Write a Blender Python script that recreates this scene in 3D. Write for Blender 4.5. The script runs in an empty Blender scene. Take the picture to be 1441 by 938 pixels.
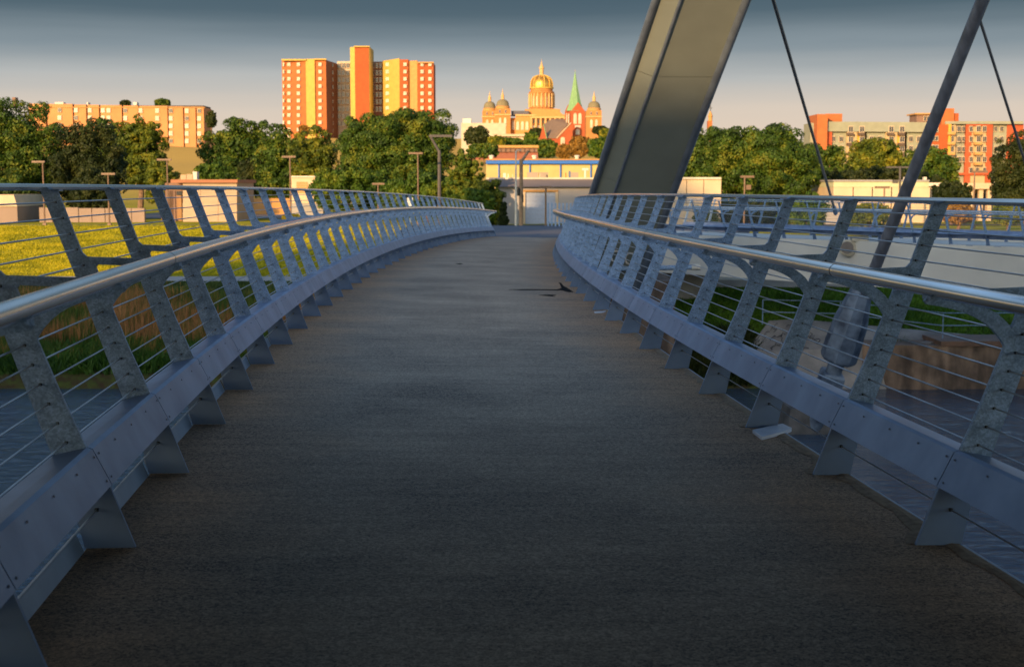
import bpy, math, random
import numpy as np
from mathutils import Vector, Matrix
from mathutils.geometry import tessellate_polygon
random.seed(7); RNG = np.random.default_rng(7)
S = bpy.context.scene
COL = S.collection
PI = math.pi
# ---------------------------------------------------------------- camera
EYE = 1.551
F = 2001.0; PITCH = math.atan((469 - 259.35) / F)
cam_d = bpy.data.cameras.new('camera'); cam = bpy.data.objects.new('camera', cam_d); COL.objects.link(cam)
cam_d.lens = 36 * F / 1441; cam_d.sensor_width = 36; cam_d.clip_start = 0.05; cam_d.clip_end = 12000
cam.location = (0, 0, EYE); cam.rotation_euler = (PI / 2 - PITCH, 0, 0)
S.camera = cam
cam_d.dof.use_dof = True; cam_d.dof.focus_distance = 9.5; cam_d.dof.aperture_fstop = 5.2
def at(x, y, Y):                       # point seen at photo pixel (x, y), Y metres ahead
    a = (x - 720.5) / F; b = (469 - y) / F
    dy = math.cos(PITCH) + b * math.sin(PITCH); dz = -math.sin(PITCH) + b * math.cos(PITCH)
    return Vector((a * Y / dy, Y, EYE + dz * Y / dy))
# ---------------------------------------------------------------- light
SUN_EL = math.radians(14.5); SUN_AZ = math.radians(27)      # light travels towards (+sin, +cos)
S.view_settings.view_transform = 'Standard'; S.view_settings.look = 'None'
S.view_settings.gamma = 1; S.view_settings.exposure = 0.68
sd = bpy.data.lights.new('sun', 'SUN'); so = bpy.data.objects.new('sun', sd); COL.objects.link(so)
sd.energy = 4.3; sd.angle = math.radians(.5); sd.color = (1, .63, .30)
d = Vector((math.sin(SUN_AZ) * math.cos(SUN_EL), math.cos(SUN_AZ) * math.cos(SUN_EL), -math.sin(SUN_EL)))
so.rotation_euler = d.to_track_quat('-Z', 'Y').to_euler()
W = bpy.data.worlds.new('World'); S.world = W; W.use_nodes = True
nt = W.node_tree; N = nt.nodes; L = nt.links
for n in list(N): N.remove(n)
out = N.new('ShaderNodeOutputWorld'); mixs = N.new('ShaderNodeMixShader')
sky = N.new('ShaderNodeTexSky'); sky.sky_type = 'NISHITA'; sky.sun_disc = False
sky.sun_elevation = SUN_EL; sky.sun_rotation = math.radians(180 + 27); sky.dust_density = 1.5; sky.ozone_density = 2
bg1 = N.new('ShaderNodeBackground'); bg1.inputs[1].default_value = .15; L.new(sky.outputs[0], bg1.inputs[0])
tc = N.new('ShaderNodeTexCoord'); sep = N.new('ShaderNodeSeparateXYZ'); L.new(tc.outputs['Generated'], sep.inputs[0])
mp = N.new('ShaderNodeMapping'); mp.inputs['Scale'].default_value = (1.6, 1.6, 26); L.new(tc.outputs['Generated'], mp.inputs[0])
nz = N.new('ShaderNodeTexNoise'); nz.inputs['Scale'].default_value = 2.2; nz.inputs['Detail'].default_value = 5; L.new(mp.outputs[0], nz.inputs[0])
def wm(op, a, b, clamp=False):
    n = N.new('ShaderNodeMath'); n.operation = op; n.use_clamp = clamp
    for i, v in ((0, a), (1, b)):
        if isinstance(v, (int, float)): n.inputs[i].default_value = v
        else: L.new(v, n.inputs[i])
    return n.outputs[0]
zz = wm('ADD', sep.outputs[2], wm('MULTIPLY', wm('SUBTRACT', nz.outputs[0], .5), .016))
def smooth(src, a, b):
    n = N.new('ShaderNodeMapRange'); n.interpolation_type = 'SMOOTHSTEP'; L.new(src, n.inputs[0])
    n.inputs[1].default_value = a; n.inputs[2].default_value = b; return n.outputs[0]
rmp = N.new('ShaderNodeValToRGB'); L.new(wm('MULTIPLY', zz, 4, True), rmp.inputs[0])
cr = rmp.color_ramp
stops = [(0, (.62, .46, .33)), (.10, (.57, .45, .345)), (.20, (.50, .43, .36)), (.29, (.34, .35, .345)), (.38, (.17, .21, .235)), (.47, (.065, .10, .125)), (.55, (.045, .078, .105)), (1, (.09, .13, .18))]
cr.elements[0].position = 0; cr.elements[1].position = 1
for p, c in stops[1:-1]: cr.elements.new(p)
for e, (p, c) in zip(cr.elements, stops): e.position = p; e.color = (*[v * .87 for v in c], 1)
bg2 = N.new('ShaderNodeBackground'); L.new(rmp.outputs[0], bg2.inputs[0])
fac = wm('MULTIPLY', wm('SUBTRACT', 1, smooth(sep.outputs[2], .14, .45)), smooth(sep.outputs[1], -.1, .55))
L.new(fac, mixs.inputs[0]); L.new(bg1.outputs[0], mixs.inputs[1]); L.new(bg2.outputs[0], mixs.inputs[2]); L.new(mixs.outputs[0], out.inputs[0])
# ---------------------------------------------------------------- helpers
MATS = {}
def mat(name, c1, c2=None, rough=.7, metal=0, scale=6, detail=4, bump=0, bscale=None, vec='Object', rnd=False, stretch=None, spec=None, trans=0):
    if name in MATS: return MATS[name]
    m = bpy.data.materials.new(name); m.use_nodes = True; t = m.node_tree; b = t.nodes['Principled BSDF']
    b.inputs['Roughness'].default_value = rough; b.inputs['Metallic'].default_value = metal
    if spec is not None: b.inputs['Specular IOR Level'].default_value = spec
    tcn = t.nodes.new('ShaderNodeTexCoord'); v = tcn.outputs[vec]
    if rnd:
        oi = t.nodes.new('ShaderNodeObjectInfo'); ad = t.nodes.new('ShaderNodeVectorMath'); ad.operation = 'MULTIPLY_ADD'
        cb = t.nodes.new('ShaderNodeCombineXYZ'); 
        for i in range(3): t.links.new(oi.outputs['Random'], cb.inputs[i])
        ad.inputs[1].default_value = (37, 53, 71); t.links.new(cb.outputs[0], ad.inputs[0]); t.links.new(v, ad.inputs[2]); v = ad.outputs[0]
    if stretch:
        mpn = t.nodes.new('ShaderNodeMapping'); mpn.inputs['Scale'].default_value = stretch; t.links.new(v, mpn.inputs[0]); v = mpn.outputs[0]
    c2 = c2 or tuple(x * .72 for x in c1)
    n = t.nodes.new('ShaderNodeTexNoise'); n.inputs['Scale'].default_value = scale; n.inputs['Detail'].default_value = detail; t.links.new(v, n.inputs[0])
    r = t.nodes.new('ShaderNodeValToRGB'); r.color_ramp.elements[0].position = .34; r.color_ramp.elements[1].position = .66
    r.color_ramp.elements[0].color = (*c2, 1); r.color_ramp.elements[1].color = (*c1, 1)
    t.links.new(n.outputs[0], r.inputs[0]); t.links.new(r.outputs[0], b.inputs['Base Color'])
    if bump:
        bn = t.nodes.new('ShaderNodeTexNoise'); bn.inputs['Scale'].default_value = bscale or scale * 4; bn.inputs['Detail'].default_value = 5; t.links.new(v, bn.inputs[0])
        bp = t.nodes.new('ShaderNodeBump'); bp.inputs['Strength'].default_value = bump; bp.inputs['Distance'].default_value = .02
        t.links.new(bn.outputs[0], bp.inputs['Height']); t.links.new(bp.outputs[0], b.inputs['Normal'])
    m['nodes'] = 1; MATS[name] = m
    return m
class MB:
    def __init__(s): s.v = []; s.f = []; s.m = []; s.mi = 0
    def add(s, vs, fs):
        o = len(s.v); s.v += [tuple(v) for v in vs]; s.f += [tuple(i + o for i in f) for f in fs]; s.m += [s.mi] * len(fs)
    def box(s, x0, x1, y0, y1, z0, z1, M=None, taper=1):
        cx, cy = (x0 + x1) / 2, (y0 + y1) / 2
        vs = [Vector((x, y, z0)) for x, y in ((x0, y0), (x1, y0), (x1, y1), (x0, y1))]
        vs += [Vector((cx + (x - cx) * taper, cy + (y - cy) * taper, z1)) for x, y in ((x0, y0), (x1, y0), (x1, y1), (x0, y1))]
        if M: vs = [M @ v for v in vs]
        s.add(vs, [(0, 3, 2, 1), (4, 5, 6, 7), (0, 1, 5, 4), (1, 2, 6, 5), (2, 3, 7, 6), (3, 0, 4, 7)])
    def tube(s, pts, r, n=8, cap=True):
        pts = [Vector(p) for p in pts]; rs = r if isinstance(r, (list, tuple)) else [r] * len(pts); rings = []; prev = None
        for i, p in enumerate(pts):
            t = (pts[min(i + 1, len(pts) - 1)] - pts[max(i - 1, 0)]).normalized()
            a = Vector((0, 0, 1)) if abs(t.z) < .95 else Vector((1, 0, 0))
            if prev is not None: a = prev
            x = (a - t * a.dot(t)).normalized(); y = t.cross(x); prev = x
            rings.append([p + (x * math.cos(2 * PI * k / n) + y * math.sin(2 * PI * k / n)) * rs[i] for k in range(n)])
        vs = [v for q in rings for v in q]; fs = []
        for i in range(len(pts) - 1):
            for k in range(n):
                a = i * n + k; b = i * n + (k + 1) % n; fs.append((a, b, b + n, a + n))
        if cap: fs += [tuple(range(n))[::-1], tuple(range((len(pts) - 1) * n, len(pts) * n))]
        s.add(vs, fs)
    def lathe(s, prof, c, n=16, axis=None):
        c = Vector(c); ax = Vector((0, 0, 1)) if axis is None else Vector(axis).normalized()
        a = Vector((1, 0, 0)); x = (a - ax * a.dot(ax)).normalized(); y = ax.cross(x); vs = []; fs = []
        for r, h in prof:
            for k in range(n):
                t = 2 * PI * (k + .5) / n; vs.append(c + ax * h + (x * math.cos(t) + y * math.sin(t)) * r)
        for i in range(len(prof) - 1):
            for k in range(n):
                p = i * n + k; q = i * n + (k + 1) % n; fs.append((p, q, q + n, p + n))
        fs += [tuple(range(n))[::-1], tuple(range((len(prof) - 1) * n, len(prof) * n))]
        s.add(vs, fs)
    def prism(s, outline, holes, fn, t):     # 2D outline extruded by +-t/2, fn(u, v, w) -> point
        loops = [outline] + holes; tri = tessellate_polygon([[Vector((a, b, 0)) for a, b in l] for l in loops])
        flat = [p for l in loops for p in l]; n = len(flat)
        vs = [fn(a, b, -t / 2) for a, b in flat] + [fn(a, b, t / 2) for a, b in flat]
        fs = [tuple(f) for f in tri] + [tuple(i + n for i in reversed(f)) for f in tri]; o = 0
        for l in loops:
            m = len(l); fs += [(o + i, o + (i + 1) % m, o + (i + 1) % m + n, o + i + n) for i in range(m)]; o += m
        s.add(vs, fs)
    def mesh(s, name, mats, smooth=False):
        me = bpy.data.meshes.new(name); me.from_pydata(s.v, [], s.f); me.validate()
        for m in (mats if isinstance(mats, (list, tuple)) else [mats]): me.materials.append(m)
        if len(set(s.m)) > 1 and len(me.polygons) == len(s.m): me.polygons.foreach_set('material_index', s.m)
        import bmesh
        bm = bmesh.new(); bm.from_mesh(me); bmesh.ops.recalc_face_normals(bm, faces=bm.faces); bm.to_mesh(me); bm.free()
        if smooth: me.polygons.foreach_set('use_smooth', [True] * len(me.polygons)); me.set_sharp_from_angle(angle=math.radians(38))
        return me
    def build(s, name, mats, parent=None, smooth=False, **k):
        return link(name, s.mesh(name, mats, smooth), parent, **k)
def link(name, data, parent=None, M=None, label=None, cat=None, group=None, kind=None):
    o = bpy.data.objects.new(name, data); COL.objects.link(o)
    if M is not None: o.matrix_world = M
    if parent is not None:
        o.parent = parent; o.matrix_parent_inverse = Matrix.Translation(parent.location).inverted() if parent.type == 'EMPTY' and parent.parent is None else Matrix.Identity(4)
    if label: o['label'] = label
    if cat: o['category'] = cat
    if group: o['group'] = group
    if kind: o['kind'] = kind
    return o
def thing(name, label, cat, loc=(0, 0, 0), group=None):
    o = bpy.data.objects.new(name, None); COL.objects.link(o); o.location = loc; o['label'] = label; o['category'] = cat
    if group: o['group'] = group
    return o
def frame_M(o, x, y, z):
    return Matrix(((x[0], y[0], z[0], o[0]), (x[1], y[1], z[1], o[1]), (x[2], y[2], z[2], o[2]), (0, 0, 0, 1)))
def fastmesh(name, V, F3, mats, rnd=None, nper=3):
    me = bpy.data.meshes.new(name); nf = len(F3)
    me.vertices.add(len(V)); me.vertices.foreach_set('co', np.asarray(V, np.float32).ravel())
    me.loops.add(nf * nper); me.loops.foreach_set('vertex_index', np.asarray(F3, np.int32).ravel())
    me.polygons.add(nf); me.polygons.foreach_set('loop_start', np.arange(nf, dtype=np.int32) * nper); me.update(calc_edges=True)
    for m in mats: me.materials.append(m)
    if rnd is not None:
        a = me.attributes.new('rnd', 'FLOAT', 'FACE'); a.data.foreach_set('value', np.asarray(rnd, np.float32))
    return me
def leafmat(name, cols, transl=.14):
    if name in MATS: return MATS[name]
    m = bpy.data.materials.new(name); m.use_nodes = True; t = m.node_tree; b = t.nodes['Principled BSDF']; b.inputs['Roughness'].default_value = .6
    b.inputs['Specular IOR Level'].default_value = .25
    at_ = t.nodes.new('ShaderNodeAttribute'); at_.attribute_name = 'rnd'
    g = t.nodes.new('ShaderNodeNewGeometry'); n = t.nodes.new('ShaderNodeTexNoise'); n.inputs['Scale'].default_value = .55; n.inputs['Detail'].default_value = 4
    t.links.new(g.outputs['Position'], n.inputs[0])
    ad = t.nodes.new('ShaderNodeMath'); ad.operation = 'MULTIPLY_ADD'; ad.inputs[1].default_value = .55; t.links.new(at_.outputs['Fac'], ad.inputs[0])
    sc = t.nodes.new('ShaderNodeMath'); sc.operation = 'MULTIPLY_ADD'; sc.inputs[1].default_value = 2.0; sc.inputs[2].default_value = -.80; t.links.new(n.outputs[0], sc.inputs[0]); t.links.new(sc.outputs[0], ad.inputs[2])
    r = t.nodes.new('ShaderNodeValToRGB'); r.color_ramp.elements[0].color = (*cols[0], 1); r.color_ramp.elements[1].color = (*cols[-1], 1)
    for i, c in enumerate(cols[1:-1]):
        e = r.color_ramp.elements.new((i + 1) / (len(cols) - 1)); e.color = (*c, 1)
    t.links.new(ad.outputs[0], r.inputs[0]); t.links.new(r.outputs[0], b.inputs['Base Color'])
    tr = t.nodes.new('ShaderNodeBsdfTranslucent'); t.links.new(r.outputs[0], tr.inputs[0]); mx = t.nodes.new('ShaderNodeMixShader'); mx.inputs[0].default_value = transl
    o = t.nodes['Material Output']; t.links.new(b.outputs[0], mx.inputs[1]); t.links.new(tr.outputs[0], mx.inputs[2]); t.links.new(mx.outputs[0], o.inputs[0])
    MATS[name] = m; return m
# ---------------------------------------------------------------- materials
GALV = bpy.data.materials.new('galvanised steel'); GALV.use_nodes = True
t = GALV.node_tree; b = t.nodes['Principled BSDF']; tcn = t.nodes.new('ShaderNodeTexCoord'); oi = t.nodes.new('ShaderNodeObjectInfo')
ad = t.nodes.new('ShaderNodeVectorMath'); ad.operation = 'ADD'; sc = t.nodes.new('ShaderNodeVectorMath'); sc.operation = 'SCALE'; sc.inputs['Scale'].default_value = 3.7
t.links.new(oi.outputs['Location'], sc.inputs[0]); t.links.new(tcn.outputs['Object'], ad.inputs[0]); t.links.new(sc.outputs[0], ad.inputs[1])
vo = t.nodes.new('ShaderNodeTexVoronoi'); vo.inputs['Scale'].default_value = 130; t.links.new(ad.outputs[0], vo.inputs[0])
no = t.nodes.new('ShaderNodeTexNoise'); no.inputs['Scale'].default_value = 14; no.inputs['Detail'].default_value = 6; no.inputs['Roughness'].default_value = .6; t.links.new(ad.outputs[0], no.inputs[0])
sx = t.nodes.new('ShaderNodeSeparateColor'); t.links.new(vo.outputs['Color'], sx.inputs[0])
mm = t.nodes.new('ShaderNodeMath'); mm.operation = 'MULTIPLY_ADD'; mm.inputs[1].default_value = .38; t.links.new(sx.outputs[0], mm.inputs[0]); t.links.new(no.outputs[0], mm.inputs[2])
r = t.nodes.new('ShaderNodeValToRGB'); e = r.color_ramp.elements; e[0].position = .40; e[1].position = .95
e[0].color = (.125, .205, .315, 1); e[1].color = (.33, .48, .70, 1); q = e.new(.62); q.color = (.195, .30, .445, 1)
t.links.new(mm.outputs[0], r.inputs[0]); t.links.new(r.outputs[0], b.inputs['Base Color']); b.inputs['Metallic'].default_value = .15; b.inputs['Roughness'].default_value = .5
PAINT = mat('fin paint', (.15, .225, .36), (.10, .16, .27), rough=.45, metal=.3, scale=3, rnd=True)
PANEL = mat('anodised panel', (.23, .31, .46), (.14, .20, .32), rough=.42, metal=.4, scale=4, detail=8, rnd=True, stretch=(1, 1, .4))
KERB = mat('kerb steel', (.34, .40, .48), (.22, .27, .34), rough=.5, metal=.2, scale=4)
STAINLESS = mat('brushed stainless', (.82, .80, .78), (.64, .63, .62), rough=.17, metal=1, scale=9, stretch=(1, .1, 1), detail=6)
CABLE = mat('steel cable', (.55, .55, .55), (.40, .40, .41), rough=.35, metal=.9)
DARK = mat('dark fitting', (.025, .028, .03), rough=.5, metal=.5)
CONC = mat('concrete', (.42, .40, .36), (.27, .25, .23), rough=.85, scale=1.2, detail=9, bump=.3, bscale=30)
BROWNC = mat('stained concrete', (.20, .14, .10), (.05, .036, .028), rough=.9, scale=1.1, detail=12, bump=.6, bscale=14, stretch=(1.1, 1.1, .8))
_t = BROWNC.node_tree; _m = _t.nodes.new('ShaderNodeMapping'); _m.inputs['Scale'].default_value = (2.6, 2.6, .5); _c = [n for n in _t.nodes if n.type == 'TEX_COORD'][0]
_t.links.new(_c.outputs['Object'], _m.inputs[0]); _n = _t.nodes.new('ShaderNodeTexNoise'); _n.inputs['Scale'].default_value = 1; _n.inputs['Detail'].default_value = 6; _t.links.new(_m.outputs[0], _n.inputs[0])
_r = _t.nodes.new('ShaderNodeMapRange'); _r.inputs[1].default_value = .38; _r.inputs[2].default_value = .68; _r.inputs[3].default_value = .7; _r.inputs[4].default_value = 1.45; _t.links.new(_n.outputs[0], _r.inputs[0])
_b = _t.nodes['Principled BSDF']; _src = _b.inputs['Base Color'].links[0].from_socket; _x = _t.nodes.new('ShaderNodeVectorMath'); _x.operation = 'SCALE'; _t.links.new(_src, _x.inputs[0]); _t.links.new(_r.outputs[0], _x.inputs['Scale']); _t.links.new(_x.outputs[0], _b.inputs['Base Color'])
WHITEC = mat('painted concrete', (.64, .64, .58), (.52, .52, .47), rough=.8, scale=.35, detail=8, bump=.15, bscale=12)
ASPH = mat('asphalt', (.075, .075, .08), (.05, .05, .055), rough=.85, scale=2, bump=.2, bscale=40)
WOOD = mat('weathered pole', (.33, .22, .14), (.20, .13, .08), rough=.8, scale=3)
LAMPM = mat('lamp post paint', (.20, .12, .07), (.15, .09, .055), rough=.5)
# ---------------------------------------------------------------- bridge alignment
HW = 1.711; CS = -.01755; S0 = 6.0529; DS = 1.562594
G = lambda s: -.000136 * s * s - 1e-6 * s ** 3 + 3e-6 * s if s > -70 else -.3
_st = np.arange(-70, 90, .05); _th = -.116687 + .005128 * _st - .000033 * _st ** 2 * (_st > 0)
_x = np.concatenate([[0], np.cumsum(np.sin((_th[1:] + _th[:-1]) / 2) * .05)]); _y = np.concatenate([[0], np.cumsum(np.cos((_th[1:] + _th[:-1]) / 2) * .05)])
_i0 = int(round(70 / .05)); _x += .712159 - _x[_i0]; _y -= _y[_i0]
def deck_pt(s, u, v=0, cs=True):
    x = np.interp(s, _st, _x); y = np.interp(s, _st, _y); th = np.interp(s, _st, _th)
    return Vector((x + u * math.cos(th), y - u * math.sin(th), G(s) + v + (CS * u if cs else 0)))
def foot(s, side): return deck_pt(s, side * HW) + Vector((0, 0, CS * side * .4))
def rail_pt(s, side, u, v):
    p = deck_pt(s, side * (HW + u), v, False); p.z += CS * side * (HW + .4); return p
END = 65.9; IDX = list(range(-5, 39))
# deck slab
dm = bpy.data.materials.new('deck concrete'); dm.use_nodes = True; t = dm.node_tree; b = t.nodes['Principled BSDF']; b.inputs['Roughness'].default_value = .82
uv = t.nodes.new('ShaderNodeUVMap')
def dn(kind, **k):
    n = t.nodes.new(kind)
    for a, v in k.items(): n.inputs[a].default_value = v
    return n
mpn = dn('ShaderNodeMapping', Scale=(.5, 4, 1)); t.links.new(uv.outputs[0], mpn.inputs[0])
st = dn('ShaderNodeTexNoise', Scale=2.2, Detail=7, Roughness=.65); t.links.new(mpn.outputs[0], st.inputs[0])
ag = dn('ShaderNodeTexNoise', Scale=70, Detail=4, Roughness=.7); t.links.new(uv.outputs[0], ag.inputs[0])
v1 = dn('ShaderNodeTexVoronoi', Scale=80); t.links.new(uv.outputs[0], v1.inputs[0]); v2 = dn('ShaderNodeTexVoronoi', Scale=190); t.links.new(uv.outputs[0], v2.inputs[0])
sp = t.nodes.new('ShaderNodeMix'); sp.data_type = 'RGBA'; sp.inputs[0].default_value = .5; t.links.new(v1.outputs['Color'], sp.inputs[6]); t.links.new(v2.outputs['Color'], sp.inputs[7])
ss_ = t.nodes.new('ShaderNodeSeparateColor'); t.links.new(sp.outputs[2], ss_.inputs[0])
bl = dn('ShaderNodeTexNoise', Scale=.8, Detail=5); t.links.new(uv.outputs[0], bl.inputs[0])
def mth(op, a, bb, cc=None, cl=False):
    n = t.nodes.new('ShaderNodeMath'); n.operation = op; n.use_clamp = cl
    for i, v in enumerate((a, bb, cc)):
        if v is None: continue
        if isinstance(v, (int, float)): n.inputs[i].default_value = v
        else: t.links.new(v, n.inputs[i])
    return n.outputs[0]
tot = mth('ADD', mth('MULTIPLY', st.outputs[0], .55), mth('ADD', mth('ADD', mth('MULTIPLY', ag.outputs[0], .55), mth('MULTIPLY', ss_.outputs[0], .9)), mth('MULTIPLY', bl.outputs[0], .75)))
r = t.nodes.new('ShaderNodeValToRGB'); r.color_ramp.elements[0].position = .33; r.color_ramp.elements[1].position = .67
r.color_ramp.elements[0].color = (.04, .028, .018, 1); r.color_ramp.elements[1].color = (.62, .465, .315, 1)
t.links.new(mth('DIVIDE', tot, 2.75), r.inputs[0])
su = t.nodes.new('ShaderNodeSeparateXYZ'); t.links.new(uv.outputs[0], su.inputs[0])
ed = mth('ABSOLUTE', su.outputs[0], 0); n2 = mth('ADD', ed, mth('MULTIPLY', mth('SUBTRACT', bl.outputs[0], .5), 1.3))
mr = t.nodes.new('ShaderNodeMapRange'); t.links.new(n2, mr.inputs[0]); mr.inputs[1].default_value = .9; mr.inputs[2].default_value = 1.95; mr.inputs[4].default_value = .85
mx = t.nodes.new('ShaderNodeMix'); mx.data_type = 'RGBA'; mx.blend_type = 'MULTIPLY'; t.links.new(mr.outputs[0], mx.inputs[0]); t.links.new(r.outputs[0], mx.inputs[6]); mx.inputs[7].default_value = (1.0, .66, .36, 1)
t.links.new(mx.outputs[2], b.inputs['Base Color'])
bp = dn('ShaderNodeBump', Strength=.3, Distance=.003); t.links.new(mth('ADD', ag.outputs[0], mth('MULTIPLY', st.outputs[0], .8)), bp.inputs['Height']); t.links.new(bp.outputs[0], b.inputs['Normal'])
EU = HW + .185
def deck_mesh(name, s0, s1, step, top, m, th=.28, parent=None, hw=EU, kind=None):
    ss = np.arange(s0, s1 + 1e-6, step); us = np.linspace(-hw, hw, 9); V = []; UV = []
    for s in ss:
        for u in us: V.append(deck_pt(s, u, top)); UV.append((u, s))
    n = len(us); Fs = [(i * n + j, i * n + j + 1, (i + 1) * n + j + 1, (i + 1) * n + j) for i in range(len(ss) - 1) for j in range(n - 1)]
    o = len(V)
    for s in ss:
        for u in (-hw, hw, -hw * .75, hw * .75): V.append(deck_pt(s, u, top - (th if abs(u) > hw * .9 else th * 2.4))); UV.append((u, s))
    for i in range(len(ss) - 1):
        a = o + i * 4; b_ = a + 4
        Fs += [(i * n, (i + 1) * n, b_, a), ((i + 1) * n + n - 1, i * n + n - 1, a + 1, b_ + 1), (a, b_, b_ + 2, a + 2), (b_ + 1, a + 1, a + 3, b_ + 3), (a + 2, b_ + 2, b_ + 3, a + 3)]
    me = bpy.data.meshes.new(name); me.from_pydata([tuple(v) for v in V], [], Fs); ul = me.uv_layers.new()
    for lp in me.loops: ul.data[lp.index].uv = UV[lp.vertex_index]
    me.materials.append(m); return link(name, me, parent, kind=kind)
deck = deck_mesh('bridge_deck', -66, END, .8, 0, dm, kind='structure')
# railing frame profile (u outward, v up), measured from the photograph
def bez(p0, p1, p2, n): return [((1 - t) ** 2 * p0[0] + 2 * t * (1 - t) * p1[0] + t * t * p2[0], (1 - t) ** 2 * p0[1] + 2 * t * (1 - t) * p1[1] + t * t * p2[1]) for t in [i / n for i in range(n + 1)]]
POST = [(.166, .414), (.271, .662), (.355, .88)] + bez((.355, .89), (.28, 1.03), (.06, 1.065), 7) + [(.0, 1.075), (-.012, 1.09), (.0, 1.104), (.10, 1.118), (.184, 1.137), (.477, 1.148), (.50, 1.17), (.615, 1.49), (.70, 1.49), (.521, 1.005), (.403, .663), (.303, .375), (.232, .197), (.18, .15)]
SLOT = bez((.20, 1.085), (.33, 1.045), (.385, .965), 5) + [(.432, 1.095), (.42, 1.108), (.22, 1.099)]
FIN = [(-.02, 0), (.086, .279), (.158, .414), (.166, .41), (.303, .375), (.232, .197), (.19, .0)]
pb = MB(); pb.prism([p for p in POST if p[1] > .41 or p[0] > .29], [SLOT], lambda u, v, w: (u, w, v), .024); POSTME = pb.mesh('post', GALV)
fb = MB(); fb.prism(FIN, [], lambda u, v, w: (u, w, v), .02); FINME = fb.mesh('fin', PAINT)
CAB = []
for k in range(13):
    v = 1.43 - k * .0815; u = np.interp(v, [.414, .662, .93, 1.148, 1.49], [.235, .335, .43, .51, .65]); CAB.append((float(u), v))
CAB.append((.135, .165))
gb = MB()
for u, v in CAB[:13]: gb.box(u - .0055, u + .0055, -.024, .024, v - .0055, v + .0055)
GROM = gb.mesh('cable_fitting', DARK)
gb = MB(); gb.box(.128, .142, -.024, .024, .158, .172); GROM2 = gb.mesh('cable_fitting', DARK)
sb = MB(); sb.box(.0, .065, -.05, .05, 1.096, 1.112); SADDLE = sb.mesh('handrail_saddle', GALV)
cb_ = MB(); cb_.box(.60, .72, -.05, .05, 1.487, 1.497); CAPP = cb_.mesh('rail_seat', GALV)
# kick panel channel, unit length along y
kb = MB(); KP = [(.072, .268), (.078, .266), (.25, .236), (.25, .243), (.087, .279), (.160, .410), (.305, .392), (.305, .40), (.17, .428), (.148, .420)]
kb.prism(KP, [], lambda u, v, w: (u, w + .5, v), .994); KPME = kb.mesh('kick_panel', PANEL)
bo = MB()
for y in (.03, .25, .5, .75, .97):
    for q in ((.82,) if .1 < y < .9 else (.84, .16)):
        bo.lathe([(.0055, 0), (.005, .002)], (.072 + .072 * q - .001, y, .27 + .148 * q), 6, axis=(-.9, 0, .45))
BOLTME = bo.mesh('panel_screws', mat('screw steel', (.10, .12, .16), rough=.5, metal=.6))
KB = MB(); KB.prism([(.172, -.03), (.186, -.03), (.230, .068), (.216, .074)], [], lambda u, v, w: (u, w + .5, v), .93); KERBL = KB.mesh('kerb_plate', KERB)
KB = MB(); KB.prism([(.182, -.03), (.196, -.03), (.196, .008), (.182, .008)], [], lambda u, v, w: (u, w + .5, v), .97); KERBR = KB.mesh('edge_angle', KERB)
def bayM(side, a, b, sy=True):
    if side < 0: a, b = b, a
    y = b - a; Ln = y.length; y.normalize(); x = Vector((y.y, -y.x, 0)).normalized(); z = x.cross(y)
    M = frame_M(a, x, y, z)
    return M @ Matrix.Diagonal((1, Ln, 1, 1))
def postM(side, p, th):
    x = Vector((math.cos(th), -math.sin(th), 0)) * side; y = Vector((math.sin(th), math.cos(th), 0)) * side
    return frame_M(p, x, y, Vector((0, 0, 1)))
def railing(name, side, lab, ptf, footf, thf, svals, kerb, cables=True, detail=(-3, 9), jn=4):
    root = thing(name, lab, 'railing', footf(svals[0], side))
    ss = svals
    for i, s in enumerate(ss):
        M = postM(side, footf(s, side), thf(s))
        p = link('post', POSTME, root, M=M); c = link('fin', FINME, root, M=M)
        link('handrail_saddle', SADDLE, root, M=M); link('rail_seat', CAPP, root, M=M)
        if i < 26:
            g = link('cable_fittings', GROM, p, kind='stuff'); g2 = link('cable_fitting', GROM2, c)
        if i < len(ss) - 1:
            B = bayM(side, footf(s, side), footf(ss[i + 1], side)); k = link('kick_panel', KPME, root, M=B)
            if i < 16: q = link('screws', BOLTME, k, kind='stuff')
            if kerb: link('kerb_plate' if side < 0 else 'edge_angle', KERBL if side < 0 else KERBR, root, M=B)
    fine = np.linspace(ss[0] - .3, ss[-1] + .35, len(ss) * 3)
    m = MB(); m.tube([ptf(s, side, .031, 1.141) for s in fine], .037, 16); m.build('handrail', STAINLESS, root, True)
    m = MB(); m.tube([ptf(s, side, .66, 1.508) for s in fine], .017, 8); m.build('top_rail', STAINLESS, root, True)
    for i in range(6, len(ss) - 1, jn):
        s = ss[i] - .18; m = MB(); m.tube([ptf(s - .003, side, .031, 1.141), ptf(s + .003, side, .031, 1.141)], .0378, 16); m.build('rail_joint', DARK, root)
    if cables:
        co = np.array(ss)
        for u, v in CAB:
            m = MB(); m.tube([ptf(s, side, u, v) for s in co], .0042, 5); m.build('cable', CABLE, root, True)
    return root
TH = lambda s: float(np.interp(s, _st, _th))
SV = [S0 + i * DS for i in IDX]
railing('bridge_railing', -1, 'blue grey cable railing on the left edge of the deck, sunlit grass bank behind it', rail_pt, foot, TH, SV, True)
railing('bridge_railing', 1, 'blue grey cable railing along the right deck edge, before the leaning arch', rail_pt, foot, TH, SV, True)
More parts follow.
